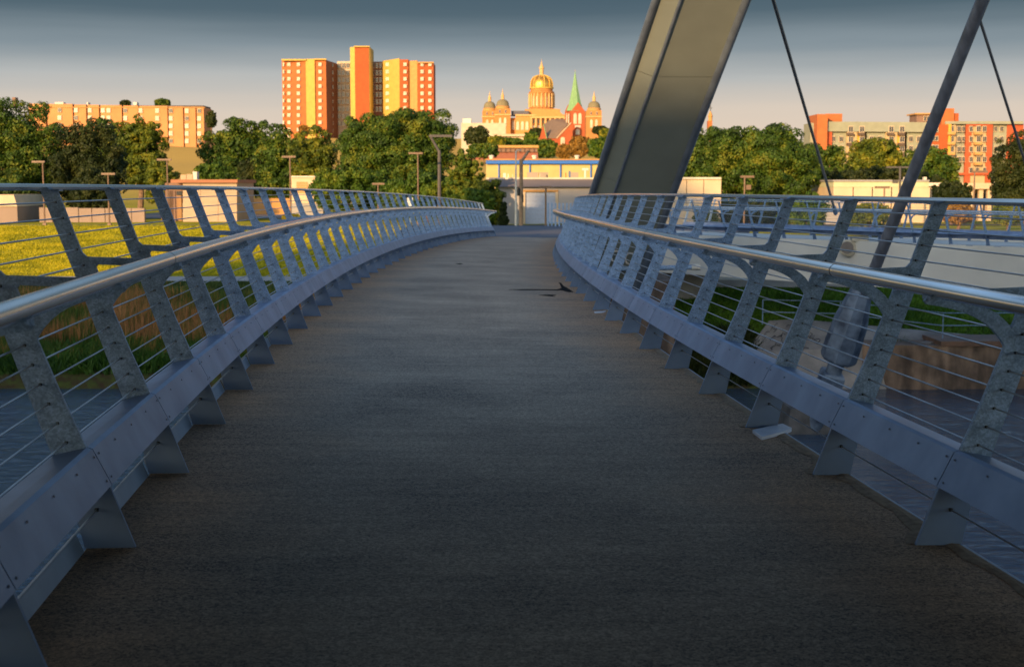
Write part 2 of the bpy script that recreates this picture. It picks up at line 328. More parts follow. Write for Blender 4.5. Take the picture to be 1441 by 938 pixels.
# ---------------------------------------------------------------- second deck of the bridge (right)
A2 = [(5.0, 66.5), (7.0, 64.0), (11.9, 58.0), (17.9, 51.0), (21.5, 45.5), (25, 38.5), (27.8, 30), (29.5, 20), (30.2, 8), (30, -5)]
seg = [0]
for a, b_ in zip(A2[:-1], A2[1:]): seg.append(seg[-1] + math.dist(a, b_))
_f = np.linspace(0, seg[-1], 400); ax = np.interp(_f, seg, [p[0] for p in A2]); ay = np.interp(_f, seg, [p[1] for p in A2])
for _ in range(300): ax[1:-1] = (ax[:-2] + ax[2:]) / 2 * .5 + ax[1:-1] * .5; ay[1:-1] = (ay[:-2] + ay[2:]) / 2 * .5 + ay[1:-1] * .5
# runs left to right: near side is its right-hand side
def d2(s, u, v=0):
    x = np.interp(s, _f, ax); y = np.interp(s, _f, ay); e = .4
    dx = np.interp(s + e, _f, ax) - np.interp(s - e, _f, ax); dy = np.interp(s + e, _f, ay) - np.interp(s - e, _f, ay); q = math.hypot(dx, dy)
    return Vector((x + u * dy / q, y - u * dx / q, -.66 + v)), math.atan2(dx, dy)
NW = 3.5
def rp2(s, side, u, v): return d2(s, (u if side > 0 else -NW - u), v)[0]
def ft2(s, side): return d2(s, 0 if side > 0 else -NW)[0]
sv2 = [.6 + i * DS for i in range(36)]
railing('bridge_railing', 1, 'near railing of the second deck, seen side on above the white concrete wall', rp2, ft2, lambda s: d2(s, 0)[1], sv2, True)
railing('bridge_railing', -1, 'far railing of the second deck, leaning away behind the near one', rp2, ft2, lambda s: d2(s, 0)[1], sv2, False)
ss = np.linspace(0, 58, 60); V = []; n = 6
for s in ss:
    for u, v in ((.2, 0), (.2, -.1), (.1, -1.75), (-NW + .1, -1.75), (-NW - .2, -.22), (-NW - .2, 0)): V.append(d2(s, u, v)[0])
Fs = [(i * n + j, i * n + (j + 1) % n, (i + 1) * n + (j + 1) % n, (i + 1) * n + j) for i in range(len(ss) - 1) for j in range(n)]
m = MB(); m.add(V, Fs + [tuple(range(n)), tuple(range(len(V) - n, len(V)))]); m.build('second_deck', WHITEC, kind='structure')
# deck odds and ends: tar seams, loose kerb, sand
def patch(name, pts, top, m, label, cat, th=.004):       # pts in photo pixels, laid on the deck surface
    mb = MB(); P = []
    for x, y in pts:
        lo, hi = 2.0, 64.0; a = at(x, y, 1.0); dr = (a - cam.location)
        for _ in range(40):
            mid = (lo + hi) / 2; p = cam.location + dr * mid
            s = np.interp(p.y, _y[_i0:], _st[_i0:]); g = G(s) + CS * (p.x - np.interp(s, _st, _x))
            if p.z > g: lo = mid
            else: hi = mid
        p = cam.location + dr * lo; P.append((p.x, p.y, p.z))
    c = P; n = len(c); tri = tessellate_polygon([[Vector((a[0], a[1], 0)) for a in c]])
    mb.add([(a[0], a[1], a[2] + top + .001) for a in c] + [(a[0], a[1], a[2] - .004) for a in c], [tuple(f) for f in tri] + [(i, (i + 1) % n, (i + 1) % n + n, i + n) for i in range(n)])
    return mb.build(name, m, label=label, cat=cat)
TAR = mat('tar', (.006, .006, .006), (.01, .01, .01), rough=.9, spec=.05)
patch('tar_seam', [(716, 407.4), (740, 406.9), (784, 407.3), (790, 405.5), (788, 400), (786, 398), (789.5, 398), (793, 402.5), (797, 404.5), (807, 410.8), (800, 411), (791, 408.6), (760, 408.2), (735, 408.2)], .004, TAR, 'black tar seam with a forked end beside the right railing', 'tar seam')
patch('tar_seam', [(759, 415.4), (772, 414.6), (783, 415.1), (776, 416), (782, 417.4), (771, 416.6)], .004, TAR, 'short black tar streak just below the longer forked seam', 'tar seam')
patch('deck_drain', [(641, 371.2), (647, 370.6), (652, 371.2), (647, 371.8)], .004, TAR, 'tiny dark slot in the middle of the far deck', 'slot')
LK = mat('bare metal flashing', (.62, .64, .70), (.5, .52, .58), rough=.5)
patch('loose_flashing', [(1059, 609), (1080, 604), (1101, 600), (1114, 606), (1100, 612), (1072, 619)], .02, LK, 'pale bent flashing plate lying on the deck edge beside the right railing', 'flashing')
patch('metal_strip', [(836, 439), (850, 438), (858, 435), (860, 432), (861, 434), (858, 437), (848, 440), (837, 440.6)], .005, LK, 'small white curved strip at a fin foot further along the right side', 'strip')
SAND = mat('sand', (.36, .25, .15), (.22, .15, .09), rough=.95, scale=22, bump=.6, bscale=160)
V = []; Fc = []
for i in range(-3, 24):
    a = S0 + i * DS
    for k in range(13):
        f = k / 12; s = a + f * DS; wd = .05 + .05 * random.random() + .16 * math.exp(-((f) / .16) ** 2)
        if i < 12: o = len(V); V += [deck_pt(s, HW + .18, .006), deck_pt(s, HW + .18 - wd * .5, .009), deck_pt(s, HW + .18 - wd, .002)]
        if k and i < 12: Fc += [(o - 3, o - 2, o + 1, o), (o - 2, o - 1, o + 2, o + 1)]
m = MB(); m.add(V, Fc); m.build('sand_drift', SAND, kind='stuff', label='brown sand drifted between the fins along the right deck edge')
# ---------------------------------------------------------------- approach pad, added shade roof
PADZ = G(END) - .004
pp = MB(); e1 = deck_pt(END, -2.6); e2 = deck_pt(END, 2.6)
pp.prism([(e1.x, e1.y), (e2.x, e2.y), (9.5, 66.4), (13, 78), (6, 84.5), (-6, 84.5), (-6, 74)], [], lambda u, v, w: (u, v, PADZ - .25 + w), .5)
pp.build('plaza_pavement', mat('plaza', (.10, .11, .135), (.065, .07, .09), scale=1, stretch=(.3, 3, 1), rough=.8), kind='structure')
ab = MB(); ab.prism([(-3.2, END + .2), (4.6, END + .2), (9.2, 66.6), (13, 78.5), (6.2, 85), (-6.2, 85), (-6.4, 74)], [], lambda u, v, w: (u, v, -4 + w), 5.2)
ab.build('abutment', CONC, label='plain concrete abutment carrying the far end of the deck', cat='abutment')
cn = thing('shade_canopy', 'unseen dark roof added to shade the near deck, just above the photographer', 'shade_canopy', (0, -2, 0))  # added overhead roof darkens the near deck; no such shelter stands here
m = MB(); m.box(-7, 7, -12, 9.4, 3.12, 3.25); m.build('roof', mat('canopy steel', (.04, .045, .05), rough=.6), cn)
for x in (-2.6, 1.4):
    for y in (-11, -1.6):
        m = MB(); m.tube([(x + .7, y, -.6), (x + .7, y, 3.13)], .08, 8); m.build('column', GALV, cn)
# ---------------------------------------------------------------- arch
ARM = mat('arch cladding', (.235, .265, .235), (.205, .23, .205), rough=.9, scale=.6, bump=.08, bscale=50, spec=.2)
TUBE = mat('arch tube paint', (.17, .21, .27), (.12, .15, .2), rough=.4, metal=.3, scale=2)
ar = thing('bridge_arch', 'broad leaning arch leg with beige cladding and blue edge tubes rising out of the frame', 'arch', (3.6, 58.5, -3))
def arch_pt(Y, a, dpt):
    z = 25.0 - .0079 * Y * Y; X = 4.65 + (z - 1.17) * .241
    wd = .93 + .07 * (Y - 47) / 11 if Y > 30 else .62 + .2 * Y / 30
    nrm = Vector((-.10, -.62, -.78)) if Y > 0 else Vector((-.1, .62, -.78))
    return Vector((X + a * wd, Y, z)) - nrm.normalized() * dpt
YS = [58.8 - i * 1.1 for i in range(54)]
for i in range(0, len(YS) - 4, 4):
    m = MB()
    for (a0, d0), (a1, d1) in (((-1.5, .35), (-.72, 0)), ((-.72, 0), (1.5, 0)), ((1.5, 0), (1.5, 1.0)), ((1.5, 1.0), (-1.5, .9)), ((-1.5, .9), (-1.5, .35))):
        for q in range(4):
            y0 = YS[i + q] - (.006 if q == 0 else 0); y1 = YS[i + q + 1] + (.006 if q == 3 else 0)
            m.add([arch_pt(y0, a0, d0), arch_pt(y0, a1, d1), arch_pt(y1, a1, d1), arch_pt(y1, a0, d0)], [(0, 1, 2, 3)])
    m.build('cladding_panel', ARM, ar)
for a, d_, r_ in ((-1.55, .35, .13), (-.74, 0, .06), (1.55, 0, .15)):
    m = MB(); m.tube([arch_pt(y, a, d_) for y in YS], r_, 12); m.build('edge_tube', TUBE, ar, True)
fd = MB(); P = at(875, 395, 59.5); fd.box(2.3, 6.6, 57.4, 66, -7.4, -2.35); fd.build('arch_foundation', BROWNC, label='rust stained concrete block under the foot of the arch', cat='foundation')
# foot hardware
hw = thing('arch_damper', 'dark blue cylinder damper beside the foot of the arch', 'damper', tuple(at(905, 380, 56)))
m = MB(); a = at(922, 345, 55.5); b_ = at(893, 415, 56.6); m.tube([a, a.lerp(b_, .12), a.lerp(b_, .13), a.lerp(b_, .45), a.lerp(b_, .46), a.lerp(b_, .6), a.lerp(b_, .61), b_], [.14, .2, .24, .24, .19, .19, .24, .24], 14); m.build('cylinder', mat('damper paint', (.06, .085, .12), rough=.4), hw, True)
m = MB(); a = at(842, 379, 56.8); b_ = at(973, 376, 57.2); m.tube([a, b_], .10, 10); o = m.build('conduit_pipe', GALV, label='horizontal grey pipe with a white end, behind the railing right of the arch foot', cat='pipe', smooth=True)
m = MB(); m.tube([b_, b_.lerp(a, -.09)], .13, 10); m.build('end_cap', mat('white cap', (.6, .58, .5)), o)
for x, y in ((867, 361), (887, 364)):
    m = MB(); c = at(x, y, 56.2); m.tube([c + Vector((math.cos(q) * .2, -.02, math.sin(q) * .22)) for q in np.linspace(0, 2 * PI, 17)], .035, 6, False)
    m.build('ring_shackle', mat('shackle', (.5, .46, .4), metal=.4), label='pale ring shackle %s of the arch foot' % ('left' if x < 870 else 'nearer the damper'), cat='shackle', smooth=True)
# strut with cone socket
stt = thing('raking_strut', 'thick dark pipe strut rising rightwards from a cone shaped socket by the river wall', 'strut', tuple(at(1165, 560, 47)))
P0 = at(1218, 410, 46.2); P1 = at(1385, -5, 40); P2 = P1 + (P1 - P0) * .7
m = MB(); m.tube([P0, P0.lerp(P1, .5), P1, P2], .185, 18); m.build('pipe', mat('strut steel', (.20, .22, .26), (.11, .12, .14), rough=.45, metal=.4, scale=4, detail=8, stretch=(1, 1, .3)), stt, True)
SA = at(1216, 398, 46.4); SB = at(1163, 552, 47.6); axv = (SA - SB).normalized(); Lx = (SA - SB).length
m = MB(); prof = [(.30, .315), (.64, .31), (.67, .33), (.67, .45), (.62, .66), (.36, .97), (.25, 1.0)]
m.lathe([(r_ * .92, h * Lx) for r_, h in prof], SB, 8, axv); SOCK = mat('socket casting', (.14, .19, .26), (.02, .035, .065), rough=.45, metal=.2, scale=2.2, detail=7); m.build('cone_socket', SOCK, stt)
m = MB(); m.lathe([(.27, .1 * Lx), (.27, .3 * Lx)], SB, 14, axv); m.build('neck', SOCK, stt, True)
m = MB(); m.lathe([(.47, .02 * Lx), (.5, .04 * Lx), (.5, .17 * Lx), (.45, .19 * Lx)], SB, 4, axv); m.build('clamp_block', SOCK, stt)
m = MB(); m.lathe([(.29, -.35 * Lx), (.29, .03 * Lx)], SB, 14, axv); m.build('lower_shaft', SOCK, stt, True)
m = MB(); b_ = at(1145, 600, 48.3); m.box(b_.x - 1.3, b_.x + .9, 47.4, 50, -8.4, -6.05, taper=.62); m.build('strut_pier', mat('pier concrete', (.10, .095, .09), (.03, .03, .03), rough=.8, scale=1.6, detail=8), label='stained concrete pier standing in the water under the strut', cat='pier')
for (x0, y0, Y0), (x1, y1, Y1), r_, lb in (((1088, 0, 37), (1176, 300, 56.5), .048, 'thin stay cable crossing the sky between the arch and the thick strut'), ((1377, 22, 40.2), (1462, 290, 47.0), .042, 'thin stay cable hanging from the thick strut at the right edge')):
    a = at(x0, y0, Y0); b_ = at(x1, y1, Y1); m = MB(); m.tube([a + (a - b_) * (.8 if x0 < 1200 else 0), b_], r_, 10); o = m.build('stay_cable', mat('stay', (.20, .21, .22), metal=.4, rough=.4), label=lb, cat='cable', smooth=True)
    m = MB(); m.tube([b_ + (a - b_).normalized() * .9, b_], r_ * 1.8, 10); m.build('end_socket', GALV, o, True)
#@BACK
# ================================================================ terrain
WZ = -6.9
LP = ([50, 57.8, 58.6, 59.6, 62, 79, 84.5, 116, 125, 160, 260], [-9, -8.2, -6.85, -6.1, -5.85, -3.98, -3.88, -1.84, -2.05, -2.05, -1.7])
RP = ([50, 57.8, 58.5, 59.4, 61.5, 68, 69.2, 100, 125, 260], [-9, -8.4, -7.1, -6.3, -5.25, -3.45, -1.15, -1.6, -2.0, -1.7])
FAR = [(-141, 520, 15.7), (-230, 520, 16), (-92, 400, 7), (-60, 520, 14), (0, 330, -1), (-160, 330, 1), (90, 330, -1.5), (250, 300, -1), (170, 450, 1), (280, 450, 2), (0, 600, 8), (-110, 900, 30), (0, 900, 22), (50, 1050, 30), (20, 700, 14), (100, 900, 18), (42, 1450, 47), (0, 1450, 45), (120, 1450, 44), (-400, 1500, 35), (400, 1500, 30), (0, 3500, 40), (1500, 3000, 30), (-1500, 3000, 30), (900, 600, 4), (-900, 600, 15)]
def ground(X, Y):
    X = np.asarray(X, float); Y = np.asarray(Y, float)
    l = np.interp(Y, *LP); r = np.interp(Y, *RP); w = np.clip((X - 1) / 6, 0, 1); w = w * w * (3 - 2 * w); nearh = l * (1 - w) + r * w
    num = 0; den = 0
    for a, b_, c in FAR:
        q = 1 / (((X - a) ** 2 + (Y - b_) ** 2) / 900 + 1) ** 1.6; num = num + q * c; den = den + q
    f = np.clip((Y - 215) / 150, 0, 1); f = f * f * (3 - 2 * f)
    return nearh * (1 - f) + (num / den) * f
gz = lambda x, y: float(ground(x, y))
ys = np.concatenate([[50, 55, 57.8, 58.2, 58.6, 59, 59.6, 60.4, 61.5, 63, 65, 67, 68, 69.2], np.arange(71, 130, 2), np.arange(130, 300, 10), np.arange(300, 1700, 25), np.arange(1700, 9000, 400)])
xs = np.concatenate([np.arange(-6000, -600, 600), np.arange(-600, -60, 20), np.arange(-60, 60, 1.5), np.arange(60, 600, 20), np.arange(600, 6001, 600)])
XX, YY = np.meshgrid(xs, ys); ZZ = ground(XX, YY) + np.where((YY < 120) & (YY > 58.4), RNG.normal(0, .03, XX.shape), 0)
ZZ = np.where((XX > 15) & (YY < 61.2), np.minimum(ZZ, -5.3), ZZ)
V = np.stack([XX, YY, ZZ], -1).reshape(-1, 3); nx = len(xs); q = np.arange(len(ys) - 1)[:, None] * nx + np.arange(nx - 1)[None, :]; q = q.ravel()
GR = bpy.data.materials.new('ground'); GR.use_nodes = True; t = GR.node_tree; b = t.nodes['Principled BSDF']; b.inputs['Roughness'].default_value = .95; b.inputs['Specular IOR Level'].default_value = .1
g = t.nodes.new('ShaderNodeNewGeometry'); sg = t.nodes.new('ShaderNodeSeparateXYZ'); t.links.new(g.outputs['Position'], sg.inputs[0])
n1 = dn('ShaderNodeTexNoise', Scale=.35, Detail=8); t.links.new(g.outputs['Position'], n1.inputs[0]); n3 = dn('ShaderNodeTexNoise', Scale=3.5, Detail=8); t.links.new(g.outputs['Position'], n3.inputs[0])
r1 = t.nodes.new('ShaderNodeValToRGB'); t.links.new(mth('ADD', mth('MULTIPLY', n1.outputs[0], .5), mth('MULTIPLY', n3.outputs[0], .5)), r1.inputs[0]); e = r1.color_ramp.elements
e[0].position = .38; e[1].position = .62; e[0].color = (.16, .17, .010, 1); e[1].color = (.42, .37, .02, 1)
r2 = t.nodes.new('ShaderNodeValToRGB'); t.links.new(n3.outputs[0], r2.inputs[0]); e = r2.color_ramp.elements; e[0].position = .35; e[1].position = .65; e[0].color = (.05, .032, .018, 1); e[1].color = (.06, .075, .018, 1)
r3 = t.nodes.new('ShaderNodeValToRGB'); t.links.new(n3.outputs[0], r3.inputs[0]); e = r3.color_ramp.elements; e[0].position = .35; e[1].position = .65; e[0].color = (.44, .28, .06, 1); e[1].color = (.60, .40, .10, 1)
def rng(v, a, c):
    m_ = t.nodes.new('ShaderNodeMapRange'); t.links.new(v, m_.inputs[0]); m_.inputs[1].default_value = a; m_.inputs[2].default_value = c; return m_.outputs[0]
def mixc(f, a, c):
    m_ = t.nodes.new('ShaderNodeMix'); m_.data_type = 'RGBA'; t.links.new(f, m_.inputs[0]); t.links.new(a, m_.inputs[6]); t.links.new(c, m_.inputs[7]); return m_.outputs[2]
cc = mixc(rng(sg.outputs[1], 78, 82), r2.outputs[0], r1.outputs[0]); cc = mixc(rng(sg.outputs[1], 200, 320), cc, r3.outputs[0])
t.links.new(cc, b.inputs['Base Color']); bp = dn('ShaderNodeBump', Strength=.8, Distance=.08); t.links.new(n3.outputs[0], bp.inputs['Height']); t.links.new(bp.outputs[0], b.inputs['Normal'])
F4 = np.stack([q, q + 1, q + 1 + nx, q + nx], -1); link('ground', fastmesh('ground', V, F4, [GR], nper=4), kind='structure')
# far bank behind the camera, water
m = MB(); m.box(-900, 900, -900, -63, -9, -1.2); m.build('west_bank', mat('west bank', (.12, .13, .04), (.08, .09, .03), scale=.3), kind='structure')
WM = bpy.data.materials.new('river water'); WM.use_nodes = True; t = WM.node_tree; b = t.nodes['Principled BSDF']; b.inputs['Base Color'].default_value = (.014, .045, .085, 1); b.inputs['Roughness'].default_value = .04; b.inputs['IOR'].default_value = 1.33
b.inputs['Specular IOR Level'].default_value = .7
g = t.nodes.new('ShaderNodeNewGeometry'); mpn = dn('ShaderNodeMapping', Scale=(.95, 1.4, 1)); t.links.new(g.outputs['Position'], mpn.inputs[0])
na = dn('ShaderNodeTexNoise', Scale=1.5, Detail=6, Roughness=.6, Distortion=1.2); t.links.new(mpn.outputs[0], na.inputs[0]); nb = dn('ShaderNodeTexNoise', Scale=.5, Detail=3); t.links.new(mpn.outputs[0], nb.inputs[0])
bp = dn('ShaderNodeBump', Strength=1.0, Distance=.17); t.links.new(mth('ADD', na.outputs[0], mth('MULTIPLY', nb.outputs[0], 1.2)), bp.inputs['Height']); t.links.new(bp.outputs[0], b.inputs['Normal'])
m = MB(); m.add([(-900, -64, WZ), (900, -64, WZ), (900, 60, WZ), (-900, 60, WZ)], [(0, 1, 2, 3)]); m.build('river', WM, kind='structure')
# path and streets
def strip(name, x0, x1, y0, y1, m, dz=.03, n=60, mat_=None, **k):
    a = np.linspace(x0, x1, n); r_ = [y0, (y0 * 2 + y1) / 3, (y0 + 2 * y1) / 3, y1]; mb = MB(); V = []
    for X in a:
        for Y in r_: V.append((X, Y, gz(X, Y) + dz))
    mb.add(V, [(i * 4 + j, (i + 1) * 4 + j, (i + 1) * 4 + j + 1, i * 4 + j + 1) for i in range(n - 1) for j in range(3)]); return mb.build(name, m, **k)
PATHM = mat('path concrete', (.34, .33, .31), (.26, .25, .24), scale=1.5, rough=.9)
strip('riverside_path', -60, -6.8, 80.4, 83.6, PATHM, .06, kind='structure')
strip('pavement', -90, -7, 117.2, 119.4, mat('sidewalk', (.40, .35, .30), (.33, .29, .25), scale=2), .05, kind='structure')
strip('street', -120, 120, 121, 126, ASPH, .05, 90, kind='structure')
strip('parking_lot', -44, -20, 150, 182, mat('worn asphalt', (.20, .17, .15), (.14, .12, .11), scale=.6), .05, 20, kind='structure')
# ---------------------------------------------------------------- river bank, right
rw = thing('retaining_wall', 'rust streaked concrete retaining wall standing in the water at the right', 'wall', (15, 58.6, WZ))
m = MB(); pts = [(14.7, 59.2), (15.6, 58.55), (17.2, 58.35), (19, 58.5), (30, 58.9), (60, 60), (60, 61.4), (30, 60.6), (15, 60.6)]
m.prism(pts, [], lambda u, v, w: (u, v, -6.6 + w), 3.06); m.build('wall', BROWNC, rw)
m = MB(); m.prism([(17.7, 58.3), (30, 58.75), (60, 59.85), (60, 61.5), (30, 61.2), (17.7, 61.0)], [], lambda u, v, w: (u, v, -4.99 + w), .2); m.build('coping', mat('coping', (.20, .11, .07), (.11, .07, .05), scale=2), rw)
pv = MB(); bot = [(9.6, 59.0), (11.5, 58.4), (13.4, 58.2), (15.6, 58.45)]; mid_ = [(10.0, 60.5), (11.6, 60.2), (13.6, 60.0), (17.6, 59.2)]; top = [(11.3, 62.2), (12.6, 62.5), (15, 62.2), (20, 61.2)]
zz_ = [[WZ - .6, WZ - .6, WZ - .6, WZ - .6], [-5.6, -5.5, -5.4, -5.02], [-4.4, -4.35, -4.55, -4.92]]; V = []
for row, z_ in zip((bot, mid_, top), zz_):
    for p, z in zip(row, z_): V.append((*p, z))
pv.add(V, [(r_ * 4 + c, r_ * 4 + c + 1, r_ * 4 + c + 5, r_ * 4 + c + 4) for r_ in range(2) for c in range(3)]); o = len(pv.v)
pv.add([(x, y, z - .8) for x, y, z in V], [(r_ * 4 + c, r_ * 4 + c + 4, r_ * 4 + c + 5, r_ * 4 + c + 1) for r_ in range(2) for c in range(3)])
pv.f += [(a, b_, b_ + 12, a + 12) for a, b_ in ((0, 1), (1, 2), (2, 3), (3, 7), (7, 11), (11, 10), (10, 9), (9, 8), (8, 4), (4, 0))]; pv.m += [0] * 10
pv.build('paved_bank', mat('grey paving', (.30, .28, .26), (.17, .16, .15), rough=.9, scale=1.1, detail=9, bump=.3, bscale=20), label='grey sloping concrete paving between the grass and the water, marked with black graffiti', cat='paving')
# graffiti scrawl (loose strokes, no readable words in the photo)
m = MB()
def onpave(a, c):
    def l(row, z_): 
        i = min(int(a * 3), 2); f = a * 3 - i; return Vector((row[i][0] * (1 - f) + row[i + 1][0] * f, row[i][1] * (1 - f) + row[i + 1][1] * f, z_[i] * (1 - f) + z_[i + 1] * f))
    return l(mid_, zz_[1]).lerp(l(top, zz_[2]), c) + Vector((0, -.01, .012))
for _ in range(22):
    a, c = random.uniform(.03, .5), random.uniform(.1, .8); pts = [onpave(a, c)]
    for k in range(4): a += random.uniform(-.012, .035); c = min(.95, max(.05, c + random.uniform(-.09, .09))); pts.append(onpave(a, c))
    m.tube(pts, .014, 4)
m.build('graffiti', mat('graffiti paint', (.03, .03, .035)), kind='stuff', label='black graffiti scrawl on the sloping paving')
gr = thing('guard_rail', 'thin grey two bar guard rail along the top of the river wall', 'railing', (17, 59.9, -4.9))
GP = [(10.9, 61.6, -4.5), (14.2, 61.3, -4.55), (18.15, 59.6, -4.9), (20.5, 59.65, -4.9), (23, 59.7, -4.9), (25.5, 59.8, -4.9), (28, 59.9, -4.9), (31, 60, -4.9)]
for p in GP: m = MB(); m.tube([p, (p[0], p[1], p[2] + 1.07)], .025, 6); m.build('post', GALV, gr)
for h in (1.07, .54): m = MB(); m.tube([(p[0], p[1], p[2] + h) for p in GP], .022, 6); m.build('bar', GALV, gr)
ww = thing('abutment_wall', 'long pale concrete wall under the second deck with a round light on it', 'wall', (8, 68, -3.4))
PX = [5.0, 9.5, 14, 18.5, 23, 27.5, 32, 36.5]
for a, b_ in zip(PX[:-1], PX[1:]): m = MB(); m.box(a + .008, b_ - .008, 68.2, 69.4, -3.7, -1.02); m.build('wall_panel', WHITEC, ww)
m = MB(); m.box(6.6, 36.5, 68.05, 68.6, -3.75, -3.0); m.build('footing', CONC, ww)
_s = min(np.linspace(2, 40, 800), key=lambda q: abs((lambda p: 720.5 + p.x / p.y * F / math.cos(PITCH) * (1 - 0) - 1193)(d2(q, .2)[0]))); c = at(1193, 349, d2(_s, .38)[0].y - .02); li = thing('wall_light', 'round cream bulkhead light on a bracket, fixed to the pale concrete wall', 'light', tuple(c))
CR = mat('cream enamel', (.55, .50, .38)); m = MB(); m.lathe([(.30, -.25), (.34, -.1), (.34, .12), (.26, .2)], c, 16, (-.35, -1, .1)); m.build('housing', CR, li, True)
m = MB(); m.lathe([(.25, .19), (.24, .23)], c, 16, (-.35, -1, .1)); m.build('grille', mat('light glass', (.12, .11, .1), rough=.3), li)
m = MB(); m.box(c.x + .1, c.x + .75, c.y - .3, c.y + .1, c.z + .28, c.z + .45); m.box(c.x + .35, c.x + .6, c.y - .15, c.y + .1, c.z - .35, c.z + .3); m.build('bracket', CR, li)
# ---------------------------------------------------------------- vegetation
GREEN = leafmat('leaves green', [(.012, .035, .004), (.055, .11, .008), (.17, .20, .012)])
GOLD = leafmat('leaves golden green', [(.02, .042, .004), (.095, .125, .008), (.32, .26, .015)])
OLIVE = leafmat('leaves olive', [(.014, .030, .004), (.05, .10, .008), (.19, .19, .014)])
DKG = leafmat('leaves dark', [(.008, .018, .004), (.028, .042, .008), (.07, .075, .012)], .2)
ORG = leafmat('leaves autumn', [(.08, .05, .012), (.24, .13, .02), (.38, .19, .03)])
BARK = mat('bark', (.22, .13, .075), (.10, .06, .035), rough=.9, scale=3, bump=.5)
def leaves(cen, rad, n, ls, flat=.85):
    """n leaf quads spread over blobs cen (k,3) with radii rad (k,)"""
    k = len(cen); w = rad ** 2; idx = RNG.choice(k, n, p=w / w.sum()); d_ = RNG.normal(size=(n, 3)); d_ /= np.linalg.norm(d_, axis=1)[:, None]
    d_[:, 2] = np.where(RNG.random(n) < .35, np.abs(d_[:, 2]), d_[:, 2])
    p = cen[idx] + d_ * (rad[idx] * RNG.uniform(.55, 1.08, n) ** .5)[:, None] * np.array([1, 1, flat])
    nrm = d_ + RNG.normal(0, .38, (n, 3)); nrm /= np.linalg.norm(nrm, axis=1)[:, None]
    a = np.cross(nrm, RNG.normal(size=(n, 3))); a /= np.linalg.norm(a, axis=1)[:, None] + 1e-9; b_ = np.cross(nrm, a)
    s_ = ls * RNG.uniform(.6, 1.4, n)[:, None]; a = a * s_; b_ = b_ * s_ * .62
    V = np.stack([p - a, p - b_ * .9, p + a, p + b_], 1).reshape(-1, 3); Fq = np.arange(n * 4).reshape(n, 4)
    return V, Fq, np.clip(RNG.normal(.5, .22, n), 0, 1)
def tree(x0, x1, yt, yb, Y, m, label, n=9000, name='tree', ybase=None, lobes=None, group=None, ls=None, parts=True, depth=.8, cat='tree', zb=None):
    k = F / Y; A = at(x0, yt, Y); B = at(x1, yb, Y); cx = (A.x + B.x) / 2; base = gz(cx, Y) if zb is None else zb
    root = thing(name, label, cat, (cx, Y, base), group)
    lb = lobes or [(.5, .5, .5, .5)]; C_ = []; R_ = []
    wx, hz = B.x - A.x, A.z - B.z
    for (u, v, ru, rv) in lb:           # fractions of the box, v from the bottom
        c = np.array([A.x + u * wx, Y, B.z + v * hz]); rx, rz = ru * wx, rv * hz; ry = max(rx, rz * .7) * depth
        nb = int(24 + 110 * ru)
        d_ = RNG.normal(size=(nb, 3)); d_ /= np.linalg.norm(d_, axis=1)[:, None]; rr = RNG.uniform(.25, 1, nb) ** .45
        br = RNG.uniform(.15, .27, nb) * min(rx, rz * 1.1)
        C_.append(c + d_ * rr[:, None] * (np.array([rx, ry, rz]) - br[:, None] * .9)); R_.append(br)
        d_ = RNG.normal(size=(7, 3)); d_ /= np.linalg.norm(d_, axis=1)[:, None]; br = np.full(7, .42 * min(rx, rz)); C_.append(c + d_ * .5 * (np.array([rx, ry, rz]) - br[:, None] * .8)); R_.append(br)
    C_ = np.concatenate(C_); R_ = np.concatenate(R_); V, Fq, rn = leaves(C_, R_, int(n * 3.1), ls or 1.75 / k)
    if not parts:
        o = link('crown', fastmesh('crown', V, Fq, [m], rn, 4), root); 
    else: link('crown', fastmesh('crown', V, Fq, [m], rn, 4), root)
    mb = MB(); top_ = Vector((cx + wx * .02, Y, B.z + hz * .55)); b0 = Vector((cx, Y, base - .2)); r0 = max(.12, (A.z - base) * .028)
    mb.tube([b0, b0.lerp(top_, .3) + Vector((r0 * .5, 0, 0)), b0.lerp(top_, .65), top_], [r0 * 1.25, r0, r0 * .7, r0 * .2], 8); mb.build('trunk', BARK, root, True)
    if parts:
        for i in range(6):
            j = RNG.integers(len(C_)); p0 = b0.lerp(top_, .35 + .09 * i); p1 = Vector(C_[j]); mb = MB(); pm = p0.lerp(p1, .5) + Vector((0, 0, -.04 * (p1 - p0).length))
            mb.tube([p0, pm, p1], [r0 * .45, r0 * .28, r0 * .08], 6); mb.build('limb', BARK, root, True)
    return root
L3 = [(.27, .52, .29, .46), (.72, .53, .29, .45), (.5, .62, .36, .40), (.5, .3, .50, .34)]
L4 = [(.22, .52, .24, .44), (.5, .60, .34, .42), (.8, .52, .22, .44), (.5, .32, .50, .34)]
tree(-90, 106, 134, 300, 150, OLIVE, 'broad olive tree cut by the left edge of the photo, above the pale building', 24000, lobes=L3)
tree(62, 186, 164, 300, 146, DKG, 'dark shaded tree between the broad left edge tree and the brick door building', 12000, lobes=L3)  # shade on this tree is put into its darker leaf colour
tree(150, 240, 162, 266, 190, GOLD, 'round golden green tree in front of the long apartment building', 13000, lobes=L3)
tree(105, 180, 164, 250, 230, OLIVE, 'olive tree top poking over the dark tree, below the apartment roof', 6000, lobes=L3)
tree(198, 258, 222, 296, 143, GOLD, 'low golden tree overhanging the brown door of the white building', 5000)
tree(272, 405, 160, 292, 200, OLIVE, 'wide olive tree right of the long apartment building', 15000, lobes=L4)
tree(352, 446, 172, 292, 190, OLIVE, 'olive tree under the left wing of the high rise', 9000, lobes=L3)
tree(288, 306, 153, 182, 480, DKG, 'small dark tree at the right end of the long apartment building', 1500, parts=False)
